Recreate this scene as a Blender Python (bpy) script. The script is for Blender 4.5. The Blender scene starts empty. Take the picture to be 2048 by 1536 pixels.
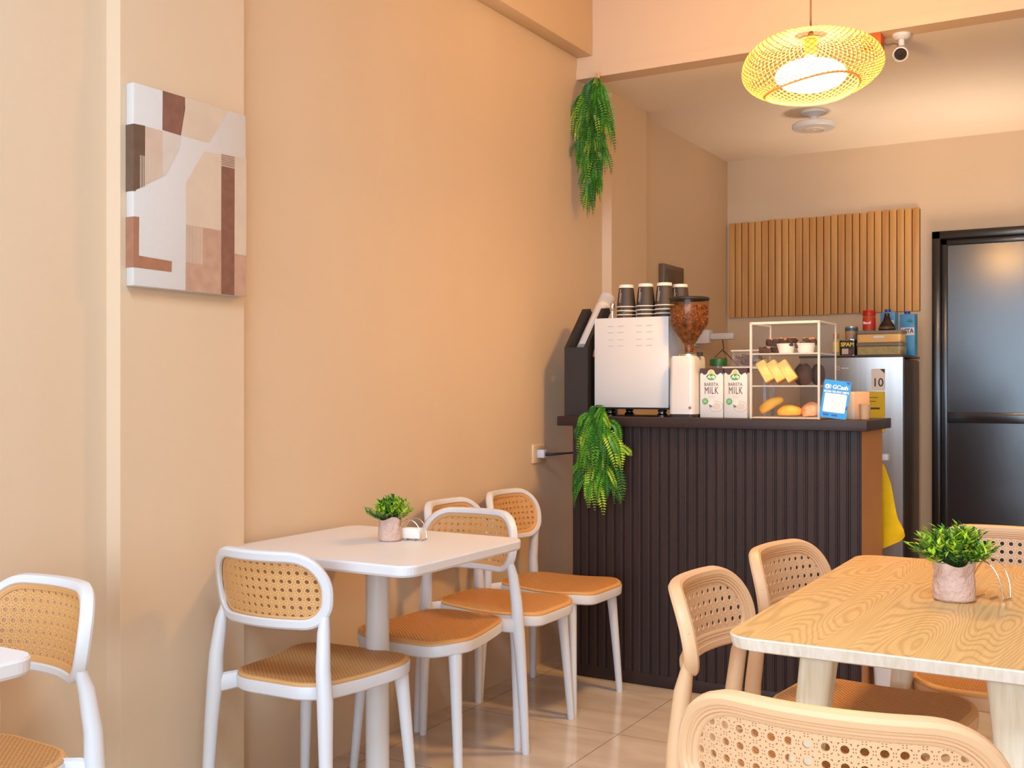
import bpy, bmesh, math, random
from mathutils import Vector, Matrix, Euler, noise
from mathutils.geometry import delaunay_2d_cdt

SC = bpy.context.scene
COL = SC.collection
R = math.radians
PI = math.pi

# ------------------------------------------------------------------ camera, world, lights, exposure
cam_d = bpy.data.cameras.new('camera')
cam = bpy.data.objects.new('camera', cam_d)
COL.objects.link(cam)
cam.location = (0, 0, 1.2)
cam.rotation_euler = (R(90), 0, R(30.2))
cam_d.sensor_fit = 'HORIZONTAL'
cam_d.sensor_width = 36
cam_d.lens = 36 * 2167 / 2048
cam_d.shift_y = 7 / 2048
cam_d.clip_start = 0.05
SC.camera = cam

SC.view_settings.view_transform = 'Standard'
SC.view_settings.look = 'None'
SC.view_settings.gamma = 1
SC.view_settings.use_curve_mapping = False
SC.view_settings.exposure = -0.42
SC.cycles.use_denoising = True
SC.cycles.max_bounces = 10
SC.cycles.diffuse_bounces = 6
SC.cycles.transparent_max_bounces = 24
SC.cycles.sample_clamp_indirect = 6
SC.cycles.caustics_reflective = False
SC.cycles.caustics_refractive = False

W = bpy.data.worlds.new('daylight')
SC.world = W
W.use_nodes = True
W.node_tree.nodes['Background'].inputs[0].default_value = (0.82, 0.91, 1.0, 1)
W.node_tree.nodes['Background'].inputs[1].default_value = 1.6


def area(name, loc, rot, sx, sy, power, color):
    d = bpy.data.lights.new(name, 'AREA')
    d.shape = 'RECTANGLE'
    d.size, d.size_y = sx, sy
    d.energy = power
    d.color = color
    o = bpy.data.objects.new(name, d)
    COL.objects.link(o)
    o.location = loc
    o.rotation_euler = rot
    return o


# daylight through the glazed shop front behind the camera
area('shopfront_daylight', (0.1, -3.32, 1.5), (R(90), 0, 0), 4.5, 2.5, 330, (0.60, 0.79, 1.0))


def lamp(name, loc, power, color, radius):
    d = bpy.data.lights.new(name, 'POINT')
    d.energy = power
    d.color = color
    d.shadow_soft_size = radius
    o = bpy.data.objects.new(name, d)
    COL.objects.link(o)
    o.location = loc
    return o


# cool fill added above the front tables, out of view and without a fitting
area('added_top_fill', (-0.5, 0.75, 3.1), (0, 0, 0), 1.2, 0.6, 88, (0.60, 0.80, 1.0))
# added lights without fittings, right of the view: warm point, upward kitchen spot
lamp('added_warm_light', (0.85, 3.58, 2.27), 13, (1.0, 0.66, 0.34), 0.08)
sd = bpy.data.lights.new('added_kitchen_uplight', 'SPOT')  # unseen spot added to brighten the low ceiling and back wall
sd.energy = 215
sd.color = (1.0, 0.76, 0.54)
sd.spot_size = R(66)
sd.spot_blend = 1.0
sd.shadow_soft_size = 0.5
so = bpy.data.objects.new('added_kitchen_uplight', sd)
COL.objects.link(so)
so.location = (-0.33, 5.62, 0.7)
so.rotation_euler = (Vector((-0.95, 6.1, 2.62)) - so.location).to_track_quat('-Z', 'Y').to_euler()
BULB_STRENGTH = 250
BULB_COLOR = (1.0, 0.54, 0.15)


# ------------------------------------------------------------------ materials
def lin(c):
    c = c / 255
    return c / 12.92 if c <= 0.04045 else ((c + 0.055) / 1.055) ** 2.4


def rgb(r, g, b):
    return (lin(r), lin(g), lin(b), 1)


def mat(name, col, rough=0.5, metal=0.0, spec=0.5, var=0.0, vscale=8.0, bump=0.0, bscale=60.0, stretch=(1, 1, 1),
        trans=0.0, coat=0.0, col2=None, emis=None, estr=0.0):
    m = bpy.data.materials.new(name)
    m.use_nodes = True
    nt = m.node_tree
    p = nt.nodes['Principled BSDF']
    p.inputs['Base Color'].default_value = col
    p.inputs['Roughness'].default_value = rough
    p.inputs['Metallic'].default_value = metal
    p.inputs['Specular IOR Level'].default_value = spec
    p.inputs['Coat Weight'].default_value = coat
    if emis:
        p.inputs['Emission Color'].default_value = emis
        p.inputs['Emission Strength'].default_value = estr
    tc = nt.nodes.new('ShaderNodeTexCoord')
    mp = nt.nodes.new('ShaderNodeMapping')
    mp.inputs['Scale'].default_value = stretch
    nt.links.new(tc.outputs['Object'], mp.inputs['Vector'])
    if var or col2:
        n = nt.nodes.new('ShaderNodeTexNoise')
        n.inputs['Scale'].default_value = vscale
        n.inputs['Detail'].default_value = 4
        nt.links.new(mp.outputs[0], n.inputs['Vector'])
        r = nt.nodes.new('ShaderNodeValToRGB')
        r.color_ramp.elements[0].position = 0.3
        r.color_ramp.elements[1].position = 0.7
        if col2:
            a, b = col, col2
        else:
            a = tuple(c * (1 - var) for c in col[:3]) + (1,)
            b = tuple(min(1, c * (1 + var)) for c in col[:3]) + (1,)
        r.color_ramp.elements[0].color = a
        r.color_ramp.elements[1].color = b
        nt.links.new(n.outputs[0], r.inputs[0])
        nt.links.new(r.outputs[0], p.inputs['Base Color'])
    if bump:
        n2 = nt.nodes.new('ShaderNodeTexNoise')
        n2.inputs['Scale'].default_value = bscale
        n2.inputs['Detail'].default_value = 3
        nt.links.new(mp.outputs[0], n2.inputs['Vector'])
        b2 = nt.nodes.new('ShaderNodeBump')
        b2.inputs['Strength'].default_value = bump
        b2.inputs['Distance'].default_value = 0.01
        nt.links.new(n2.outputs[0], b2.inputs['Height'])
        nt.links.new(b2.outputs[0], p.inputs['Normal'])
    return m


def clear_mat(name, tint=(1, 1, 1, 1), refl=0.12, haze=0.0, hcol=(0.9, 0.9, 0.9, 1)):
    """thin clear plastic or glass: straight transmission, a fresnel mirror and a little haze"""
    m = bpy.data.materials.new(name)
    m.use_nodes = True
    nt = m.node_tree
    nt.nodes.clear()
    out = nt.nodes.new('ShaderNodeOutputMaterial')
    tr = nt.nodes.new('ShaderNodeBsdfTransparent')
    tr.inputs[0].default_value = tint
    gl = nt.nodes.new('ShaderNodeBsdfGlossy')
    gl.inputs['Roughness'].default_value = 0.04
    lw = nt.nodes.new('ShaderNodeLayerWeight')
    lw.inputs['Blend'].default_value = refl
    mx = nt.nodes.new('ShaderNodeMixShader')
    lw.inputs['Blend'].default_value = 0.5
    pw_ = nt.nodes.new('ShaderNodeMath')
    pw_.operation = 'POWER'
    pw_.inputs[1].default_value = 4.0
    nt.links.new(lw.outputs['Facing'], pw_.inputs[0])
    ma = nt.nodes.new('ShaderNodeMath')
    ma.operation = 'MULTIPLY_ADD'
    ma.inputs[1].default_value = refl * 3
    ma.inputs[2].default_value = 0.012
    nt.links.new(pw_.outputs[0], ma.inputs[0])
    nt.links.new(ma.outputs[0], mx.inputs[0])
    nt.links.new(tr.outputs[0], mx.inputs[1])
    nt.links.new(gl.outputs[0], mx.inputs[2])
    last = mx
    if haze:
        df = nt.nodes.new('ShaderNodeBsdfDiffuse')
        df.inputs[0].default_value = hcol
        m2 = nt.nodes.new('ShaderNodeMixShader')
        m2.inputs[0].default_value = haze
        nt.links.new(mx.outputs[0], m2.inputs[1])
        nt.links.new(df.outputs[0], m2.inputs[2])
        last = m2
    nt.links.new(last.outputs[0], out.inputs[0])
    return m


def leaf_mat(name, c1, c2):
    m = mat(name, c1, rough=0.45, var=0.0, col2=c2, vscale=35)
    p = m.node_tree.nodes['Principled BSDF']
    p.inputs['Subsurface Weight'].default_value = 0.0
    return m


WALL = mat('tan_wall_paint', (0.645, 0.495, 0.345, 1), rough=0.62, spec=0.3, var=0.035, vscale=1.6, bump=0.10, bscale=5, stretch=(1, 1, 0.45))
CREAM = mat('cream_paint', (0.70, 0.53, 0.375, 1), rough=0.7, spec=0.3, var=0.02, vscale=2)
CEIL = mat('ceiling_paint', (0.90, 0.81, 0.70, 1), rough=0.7, spec=0.3, var=0.02, vscale=2)
WHITE = mat('white_plastic', rgb(214, 216, 221), rough=0.38)
WHITE_T = mat('white_laminate', rgb(217, 217, 221), rough=0.42)
WHITE_M = mat('white_enamel', rgb(214, 213, 213), rough=0.3)
PEACH = mat('peach_plastic', rgb(222, 180, 138), rough=0.45)
BLACKP = mat('black_plastic', rgb(38, 34, 34), rough=0.5)
DARK = mat('espresso_brown_laminate', rgb(52, 39, 38), rough=0.45, spec=0.3, var=0.12, vscale=30, stretch=(1, 1, 0.08))
TANPANEL = mat('tan_board', rgb(188, 138, 88), rough=0.6, var=0.05, vscale=5)
CHROME = mat('chrome', rgb(215, 212, 208), rough=0.16, metal=1)
STEEL = mat('brushed_steel', rgb(176, 172, 168), rough=0.3, metal=1, var=0.06, vscale=40, stretch=(1, 1, 0.02))
DOORM = mat('black_door_paint', rgb(40, 42, 48), rough=0.19, spec=0.8, bump=0.015, bscale=22)
DOORF = mat('black_steel_frame', rgb(30, 28, 28), rough=0.22, spec=0.6)
FRSIDE = mat('dark_fridge_side', rgb(62, 52, 48), rough=0.35)
BAMBOO = None
SLAT = mat('light_wood_slat', rgb(214, 162, 94), rough=0.5, col2=rgb(188, 130, 66), vscale=24, stretch=(1, 1, 0.06))
GAP = mat('slat_gap', rgb(62, 40, 22), rough=0.8)
PALEWOOD = mat('pale_wood_edge', rgb(226, 214, 194), rough=0.55, col2=rgb(208, 190, 158), vscale=16, stretch=(6, 6, 0.5))
POTM = mat('pink_cement', rgb(206, 174, 160), rough=0.85, var=0.16, vscale=22, bump=0.8, bscale=70)
LEAF_D = leaf_mat('leaf_dark_green', rgb(36, 92, 40), rgb(62, 128, 40))
LEAF_L = leaf_mat('leaf_bright_green', rgb(128, 182, 30), rgb(182, 212, 48))
FERN_D = leaf_mat('fern_dark_green', rgb(34, 98, 28), rgb(50, 126, 32))
FERN_M = leaf_mat('fern_mid_green', rgb(62, 142, 34), rgb(94, 166, 42))
FERN_L = leaf_mat('fern_yellow_green', rgb(146, 192, 46), rgb(186, 210, 70))
STEM = mat('stem_green', rgb(60, 80, 30), rough=0.6)
YELLOW = mat('yellow_cloth', rgb(250, 206, 10), rough=0.85, var=0.05, vscale=20, bump=0.3, bscale=200)
ORANGE = mat('orange_plastic', rgb(232, 96, 30), rough=0.5)
GREENLID = mat('green_plastic', rgb(20, 92, 40), rough=0.4)
RED = mat('red_plastic', rgb(186, 26, 30), rough=0.35)
INK = mat('dark_ink', rgb(70, 52, 50), rough=0.6)
WINK = mat('white_ink', rgb(240, 240, 240), rough=0.6)
BLUE = mat('bright_blue_print', rgb(20, 142, 226), rough=0.4)
BLUE_D = mat('deep_blue_print', rgb(16, 70, 176), rough=0.4)
KRAFT = mat('kraft_board', rgb(224, 178, 138), rough=0.7)
CARD = mat('white_carton', rgb(216, 214, 212), rough=0.5)
CLEAR = clear_mat('clear_acrylic', (0.985, 0.985, 0.985, 1), 0.06)
CLEARE = clear_mat('acrylic_edge', (0.95, 0.95, 0.95, 1), 0.2, 0.55, (0.92, 0.90, 0.88, 1))
GLASS = clear_mat('clear_glass', (0.94, 0.95, 0.94, 1), 0.15, 0.04)
HOPPER = clear_mat('hopper_plastic', (0.96, 0.88, 0.78, 1), 0.08)
FROST = clear_mat('frosted_plastic', (0.9, 0.88, 0.86, 1), 0.2, 0.5, (0.88, 0.87, 0.86, 1))
BEAN = mat('roasted_bean', rgb(84, 52, 32), rough=0.4, col2=rgb(158, 108, 68), vscale=55)
CAKE = mat('butter_cake', rgb(244, 206, 110), rough=0.8, col2=rgb(250, 226, 150), vscale=30, bump=0.3, bscale=120)
CRUST = mat('brown_crust', rgb(190, 112, 40), rough=0.7)
BREAD = mat('golden_bread', rgb(232, 150, 40), rough=0.6, col2=rgb(248, 196, 80), vscale=14, bump=0.3, bscale=80)
BREAD_P = mat('glazed_bread', rgb(222, 122, 66), rough=0.5, col2=rgb(244, 206, 160), vscale=22, bump=0.5, bscale=60)
CHOC = mat('dark_chocolate_cake', rgb(66, 38, 28), rough=0.7, var=0.25, vscale=40, bump=0.6, bscale=80)
NUT = mat('nut_topping', rgb(206, 136, 66), rough=0.6)


def cane_mat(name, c1, c2):
    """moulded cane weave: a woven dimple grid in colour and bump"""
    m = mat(name, c1, rough=0.5)
    nt = m.node_tree
    p = nt.nodes['Principled BSDF']
    tc = nt.nodes.new('ShaderNodeTexCoord')
    sx = nt.nodes.new('ShaderNodeSeparateXYZ')
    nt.links.new(tc.outputs['Object'], sx.inputs[0])

    def M(op, a, b=None, c=None):
        n = nt.nodes.new('ShaderNodeMath')
        n.operation = op
        for i, v in enumerate((a, b, c)):
            if v is None:
                continue
            if isinstance(v, (int, float)):
                n.inputs[i].default_value = v
            else:
                nt.links.new(v, n.inputs[i])
        return n.outputs[0]
    k = 2 * PI / 0.013
    a = M('SINE', M('MULTIPLY', sx.outputs[0], k))
    b = M('SINE', M('MULTIPLY', sx.outputs[1], k))
    c = M('SINE', M('MULTIPLY', M('ADD', sx.outputs[0], sx.outputs[1]), k))
    h = M('ADD', M('MULTIPLY', a, b), M('MULTIPLY', c, 0.12))
    r = nt.nodes.new('ShaderNodeMapRange')
    r.inputs[1].default_value = -0.75
    r.inputs[2].default_value = -0.15
    nt.links.new(h, r.inputs[0])
    mx = nt.nodes.new('ShaderNodeMix')
    mx.data_type = 'RGBA'
    mx.inputs['A'].default_value = c2
    mx.inputs['B'].default_value = c1
    nt.links.new(r.outputs[0], mx.inputs['Factor'])
    nt.links.new(mx.outputs['Result'], p.inputs['Base Color'])
    bp = nt.nodes.new('ShaderNodeBump')
    bp.inputs['Strength'].default_value = 0.6
    bp.inputs['Distance'].default_value = 0.003
    nt.links.new(h, bp.inputs['Height'])
    nt.links.new(bp.outputs[0], p.inputs['Normal'])
    return m


CANE = mat('tan_cane', rgb(212, 162, 104), rough=0.5)
CANE_SEAT = cane_mat('tan_cane_seat', rgb(204, 150, 92), rgb(160, 108, 60))
CANE_SEAT_P = cane_mat('peach_cane_seat', rgb(206, 150, 92), rgb(140, 92, 52))


def oak_mat():
    m = mat('oak_grain_top', rgb(226, 172, 98), rough=0.38)
    nt = m.node_tree
    p = nt.nodes['Principled BSDF']
    tc = nt.nodes.new('ShaderNodeTexCoord')
    mp = nt.nodes.new('ShaderNodeMapping')
    mp.inputs['Scale'].default_value = (4.2, 0.62, 1)
    nt.links.new(tc.outputs['Object'], mp.inputs['Vector'])
    n1 = nt.nodes.new('ShaderNodeTexNoise')
    n1.inputs['Scale'].default_value = 1.5
    n1.inputs['Detail'].default_value = 1.6
    n1.inputs['Roughness'].default_value = 0.45
    nt.links.new(mp.outputs[0], n1.inputs['Vector'])
    # rings: contour lines of the stretched noise
    mu = nt.nodes.new('ShaderNodeMath')
    mu.operation = 'MULTIPLY'
    mu.inputs[1].default_value = 330
    nt.links.new(n1.outputs[0], mu.inputs[0])
    sn = nt.nodes.new('ShaderNodeMath')
    sn.operation = 'SINE'
    nt.links.new(mu.outputs[0], sn.inputs[0])
    r = nt.nodes.new('ShaderNodeValToRGB')
    r.color_ramp.elements[0].position = 0.0
    r.color_ramp.elements[0].color = rgb(200, 160, 102)
    r.color_ramp.elements[1].position = 0.55
    r.color_ramp.elements[1].color = rgb(220, 182, 122)
    mr = nt.nodes.new('ShaderNodeMapRange')
    mr.inputs[1].default_value = -1
    mr.inputs[2].default_value = 1
    nt.links.new(sn.outputs[0], mr.inputs[0])
    nt.links.new(mr.outputs[0], r.inputs[0])
    mp2 = nt.nodes.new('ShaderNodeMapping')
    mp2.inputs['Scale'].default_value = (160, 5, 1)
    nt.links.new(tc.outputs['Object'], mp2.inputs['Vector'])
    n2 = nt.nodes.new('ShaderNodeTexNoise')
    n2.inputs['Scale'].default_value = 1.0
    n2.inputs['Detail'].default_value = 2
    nt.links.new(mp2.outputs[0], n2.inputs['Vector'])
    mx = nt.nodes.new('ShaderNodeMix')
    mx.data_type = 'RGBA'
    mx.blend_type = 'MULTIPLY'
    mx.inputs['Factor'].default_value = 0.35
    r2 = nt.nodes.new('ShaderNodeValToRGB')
    r2.color_ramp.elements[0].position = 0.35
    r2.color_ramp.elements[0].color = (0.72, 0.66, 0.56, 1)
    r2.color_ramp.elements[1].position = 0.6
    r2.color_ramp.elements[1].color = (1, 1, 1, 1)
    nt.links.new(n2.outputs[0], r2.inputs[0])
    nt.links.new(r.outputs[0], mx.inputs['A'])
    nt.links.new(r2.outputs[0], mx.inputs['B'])
    nt.links.new(mx.outputs['Result'], p.inputs['Base Color'])
    return m


OAK = oak_mat()
TEDGE = mat('daylit_table_edge', rgb(232, 224, 212), rough=0.5, col2=rgb(216, 204, 186), vscale=20, stretch=(6, 6, 0.5))  # table rim coloured paler to carry the daylight on its edge


def tile_mat():
    m = mat('polished_floor_tile', rgb(206, 188, 168), rough=0.12)
    nt = m.node_tree
    p = nt.nodes['Principled BSDF']
    tc = nt.nodes.new('ShaderNodeTexCoord')
    br = nt.nodes.new('ShaderNodeTexBrick')
    br.offset = 0
    br.inputs['Scale'].default_value = 1.0
    br.inputs['Brick Width'].default_value = 0.6
    br.inputs['Row Height'].default_value = 0.6
    br.inputs['Mortar Size'].default_value = 0.0016
    br.inputs['Mortar Smooth'].default_value = 0.1
    mp = nt.nodes.new('ShaderNodeMapping')
    mp.inputs['Location'].default_value = (1.568 + 0.0, -3.425 + 0.0, 0)
    nt.links.new(tc.outputs['Object'], mp.inputs['Vector'])
    nt.links.new(mp.outputs[0], br.inputs['Vector'])
    n = nt.nodes.new('ShaderNodeTexNoise')
    n.inputs['Scale'].default_value = 2.2
    n.inputs['Detail'].default_value = 6
    n.inputs['Distortion'].default_value = 1.2
    mp3 = nt.nodes.new('ShaderNodeMapping')
    mp3.inputs['Scale'].default_value = (1.0, 3.0, 1)
    mp3.inputs['Rotation'].default_value = (0, 0, R(35))
    nt.links.new(tc.outputs['Object'], mp3.inputs['Vector'])
    nt.links.new(mp3.outputs[0], n.inputs['Vector'])
    r = nt.nodes.new('ShaderNodeValToRGB')
    r.color_ramp.elements[0].position = 0.3
    r.color_ramp.elements[0].color = rgb(192, 178, 164)
    r.color_ramp.elements[1].position = 0.7
    r.color_ramp.elements[1].color = rgb(212, 202, 190)
    nt.links.new(n.outputs[0], r.inputs[0])
    nt.links.new(r.outputs[0], br.inputs['Color1'])
    nt.links.new(r.outputs[0], br.inputs['Color2'])
    br.inputs['Mortar'].default_value = rgb(134, 112, 92)
    nt.links.new(br.outputs['Color'], p.inputs['Base Color'])
    return m


TILE = tile_mat()


# ------------------------------------------------------------------ geometry helpers
class G:
    """collects shapes; build() links them as ONE mesh object"""

    def __init__(s):
        s.v, s.f, s.m, s.s = [], [], [], []

    def add(s, verts, faces, mi=0, smooth=False):
        b = len(s.v)
        s.v += [tuple(v) for v in verts]
        s.f += [tuple(i + b for i in f) for f in faces]
        s.m += [mi] * len(faces)
        s.s += [smooth] * len(faces)
        return s

    def box(s, x0, x1, y0, y1, z0, z1, bev=0.0, mi=0, seg=2, M=None):
        bm = bmesh.new()
        vs = [bm.verts.new((x, y, z)) for x in (x0, x1) for y in (y0, y1) for z in (z0, z1)]
        for q in ((0, 1, 3, 2), (4, 6, 7, 5), (0, 4, 5, 1), (2, 3, 7, 6), (0, 2, 6, 4), (1, 5, 7, 3)):
            bm.faces.new([vs[i] for i in q])
        if bev:
            bmesh.ops.bevel(bm, geom=list(bm.edges), offset=bev, segments=seg, profile=0.5, affect='EDGES')
        return s.bm(bm, mi, bool(bev), M)

    def bm(s, bm, mi=0, smooth=False, M=None):
        if M is not None:
            bm.transform(M)
        bm.verts.index_update()
        s.add([v.co[:] for v in bm.verts], [[v.index for v in f.verts] for f in bm.faces], mi, smooth)
        bm.free()
        return s

    def lathe(s, prof, seg=24, c=(0, 0, 0), mi=0, smooth=True, M=None, cap=True):
        vs, fs = [], []
        n = len(prof)
        for i in range(seg):
            a = 2 * PI * i / seg
            for r, z in prof:
                vs.append(Vector((r * math.cos(a), r * math.sin(a), z)))
        for i in range(seg):
            j = (i + 1) % seg
            for k in range(n - 1):
                fs.append((i * n + k, j * n + k, j * n + k + 1, i * n + k + 1))
        if cap:
            if prof[0][0] > 1e-6:
                fs.append([i * n for i in reversed(range(seg))])
            if prof[-1][0] > 1e-6:
                fs.append([i * n + n - 1 for i in range(seg)])
        if M is not None:
            vs = [M @ v for v in vs]
        vs = [v + Vector(c) for v in vs]
        return s.add(vs, fs, mi, smooth)

    def tube(s, pts, rad, seg=10, mi=0, closed=False, oval=(1, 1), up=None):
        pts = [Vector(p) for p in pts]
        n = len(pts)
        if not isinstance(rad, (list, tuple)):
            rad = [rad] * n
        tang = []
        for i in range(n):
            if closed:
                t = pts[(i + 1) % n] - pts[i - 1]
            else:
                t = pts[min(i + 1, n - 1)] - pts[max(i - 1, 0)]
            tang.append(t.normalized())
        u = Vector(up) if up else (Vector((0, 0, 1)) if abs(tang[0].z) < 0.9 else Vector((1, 0, 0)))
        vs, fs = [], []
        for i in range(n):
            u = (u - tang[i] * u.dot(tang[i])).normalized()
            w = tang[i].cross(u)
            for k in range(seg):
                a = 2 * PI * k / seg
                vs.append(pts[i] + u * math.cos(a) * rad[i] * oval[0] + w * math.sin(a) * rad[i] * oval[1])
        for i in range(n if closed else n - 1):
            j = (i + 1) % n
            for k in range(seg):
                l = (k + 1) % seg
                fs.append((i * seg + k, i * seg + l, j * seg + l, j * seg + k))
        if not closed:
            fs.append([k for k in reversed(range(seg))])
            fs.append([(n - 1) * seg + k for k in range(seg)])
        return s.add(vs, fs, mi, True)

    def prism(s, poly, axis, d0, d1, mi=0, smooth=False, M=None):
        """poly in the two axes other than axis, pushed from d0 to d1"""
        def P(a, b, d):
            return Vector({'x': (d, a, b), 'y': (a, d, b), 'z': (a, b, d)}[axis])
        n = len(poly)
        vs = [P(a, b, d0) for a, b in poly] + [P(a, b, d1) for a, b in poly]
        fs = [tuple(range(n)), tuple(range(2 * n - 1, n - 1, -1))]
        fs += [((i + 1) % n, i, n + i, n + (i + 1) % n) for i in range(n)]
        if M is not None:
            vs = [M @ v for v in vs]
        return s.add(vs, fs, mi, smooth)

    def build(s, name, mats, parent=None, auto=0.6):
        me = bpy.data.meshes.new(name)
        me.from_pydata(s.v, [], s.f)
        if not isinstance(mats, (list, tuple)):
            mats = [mats]
        for m in mats:
            me.materials.append(m)
        me.polygons.foreach_set('material_index', s.m)
        me.polygons.foreach_set('use_smooth', s.s)
        me.update()
        bm = bmesh.new()
        bm.from_mesh(me)
        bmesh.ops.recalc_face_normals(bm, faces=bm.faces)
        for e in bm.edges:
            if len(e.link_faces) == 2 and e.calc_face_angle(0) > auto:
                e.smooth = False
        bm.to_mesh(me)
        bm.free()
        o = bpy.data.objects.new(name, me)
        COL.objects.link(o)
        if parent:
            o.parent = parent
        return o


def tag(o, label, cat, group=None, kind=None):
    o['label'] = label
    o['category'] = cat
    if group:
        o['group'] = group
    if kind:
        o['kind'] = kind
    return o


def thing(name, label, cat, loc=(0, 0, 0), rz=0.0, group=None):
    o = bpy.data.objects.new(name, None)
    o.empty_display_size = 0.05
    COL.objects.link(o)
    o.location = loc
    o.rotation_euler = (0, 0, rz)
    return tag(o, label, cat, group)


def struct(name, g, m, parent=None):
    o = g.build(name, m, parent)
    if not parent:
        o['kind'] = 'structure'
    return o


def dup(root, loc, rz, label, group=None):
    kids = list(root.children)
    r = root.copy()
    COL.objects.link(r)
    r.location = loc
    r.rotation_euler = (0, 0, rz)
    r['label'] = label
    if group:
        r['group'] = group
    for ch in kids:
        c = ch.copy()
        COL.objects.link(c)
        c.parent = r
        for g in ch.children:
            d = g.copy()
            COL.objects.link(d)
            d.parent = c
    return r


def text(name, s, loc, size, m, parent=None, rot=(R(90), 0, 0), sx=1.0, bold=0.0, align='CENTER', space=1.0, ext=0.0002, shear=0.0):
    cu = bpy.data.curves.new(name, 'FONT')
    cu.body = s
    cu.size = size
    cu.align_x = align
    cu.align_y = 'CENTER'
    cu.extrude = ext
    cu.offset = bold
    cu.space_character = space
    cu.shear = shear
    cu.materials.append(m)
    tmp = bpy.data.objects.new(name, cu)
    COL.objects.link(tmp)
    me = bpy.data.meshes.new_from_object(tmp.evaluated_get(bpy.context.evaluated_depsgraph_get()))
    bpy.data.objects.remove(tmp)
    bpy.data.curves.remove(cu)
    me.name = name
    o = bpy.data.objects.new(name, me)
    COL.objects.link(o)
    o.location = loc
    o.rotation_euler = rot
    o.scale = (sx, 1, 1)
    if parent:
        o.parent = parent
    return o


def rpoly(corners, radii, seg=8):
    """rounded polygon, counter-clockwise corners"""
    out = []
    n = len(corners)
    for i in range(n):
        p = Vector(corners[i])
        a = (Vector(corners[i - 1]) - p).normalized()
        b = (Vector(corners[(i + 1) % n]) - p).normalized()
        ang = a.angle(b)
        r = radii[i] if isinstance(radii, (list, tuple)) else radii
        d = r / math.tan(ang / 2)
        c = p + (a + b).normalized() * (r / math.sin(ang / 2))
        s0 = p + a * d - c
        s1 = p + b * d - c
        a0 = math.atan2(s0.y, s0.x)
        a1 = math.atan2(s1.y, s1.x)
        while a1 < a0:
            a1 += 2 * PI
        for k in range(seg + 1):
            t = a0 + (a1 - a0) * k / seg
            out.append((c.x + r * math.cos(t), c.y + r * math.sin(t)))
    return out


def resample(loop, n):
    pts = [Vector(p) for p in loop]
    pts.append(pts[0])
    L = [0]
    for a, b in zip(pts, pts[1:]):
        L.append(L[-1] + (b - a).length)
    out = []
    j = 0
    for i in range(n):
        t = L[-1] * i / n
        while L[j + 1] < t:
            j += 1
        k = (t - L[j]) / max(1e-9, L[j + 1] - L[j])
        out.append(pts[j].lerp(pts[j + 1], k))
    return out


def loop_normals(loop):
    n = len(loop)
    out = []
    for i in range(n):
        t = (loop[(i + 1) % n] - loop[i - 1]).normalized()
        out.append(Vector((t.y, -t.x)))
    return out


def inside(pt, poly):
    x, y = pt
    c = False
    j = len(poly) - 1
    for i in range(len(poly)):
        xi, yi = poly[i]
        xj, yj = poly[j]
        if (yi > y) != (yj > y) and x < (xj - xi) * (y - yi) / (yj - yi) + xi:
            c = not c
        j = i
    return c


# ------------------------------------------------------------------ room shell
WX, BY, H_HI, H_LO, FY = -2.26, 6.58, 3.15, 2.62, 4.48
RX, FRY = 2.45, -3.4
struct('floor', G().box(WX - 0.12, RX + 0.12, FRY - 0.12, BY + 0.12, -0.1, 0), TILE)
struct('wall_left', G().box(WX - 0.12, WX, FRY, BY + 0.12, 0, H_HI), WALL)
struct('wall_back', G().box(WX, RX, BY, BY + 0.12, 0, H_HI), WALL)
struct('wall_right', G().box(RX, RX + 0.12, FRY, BY + 0.12, 0, H_HI), WALL)
struct('ceiling', G().box(WX - 0.12, RX + 0.12, FRY, FY + 0.1, H_HI, H_HI + 0.1), CREAM)
struct('ceiling_low', G().box(WX, RX, FY + 0.10, BY, H_LO, H_LO + 0.12), CEIL)
g = G().box(WX, RX, FY, FY + 0.10, H_LO, H_HI)
g.box(WX, RX, FY - 0.006, FY, H_LO, H_LO + 0.045)
struct('wall_bulkhead', g, CREAM)
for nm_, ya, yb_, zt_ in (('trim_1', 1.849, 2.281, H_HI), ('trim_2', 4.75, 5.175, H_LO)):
    # shallow pilasters: tan faces; daylight on the narrow front painted in as paler cream
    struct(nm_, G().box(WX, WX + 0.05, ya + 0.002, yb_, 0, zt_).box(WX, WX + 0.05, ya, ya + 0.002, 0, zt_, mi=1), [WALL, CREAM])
struct('trim_3', G().box(WX, WX + 0.08, 2.281, FY, 2.72, H_HI, bev=0.004), WALL)
# the shop front behind the camera
g = G()
g.box(WX, RX, FRY - 0.1, FRY, 0, 0.25)
g.box(WX, RX, FRY - 0.1, FRY, 2.78, H_HI)
struct('wall_front', g, CREAM)
g = G()
for x in (WX + 0.03, -0.72, 0.85, RX - 0.03):
    g.box(x - 0.03, x + 0.03, FRY - 0.08, FRY - 0.02, 0.25, 2.78)
struct('window_1', g, DOORF)

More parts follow.
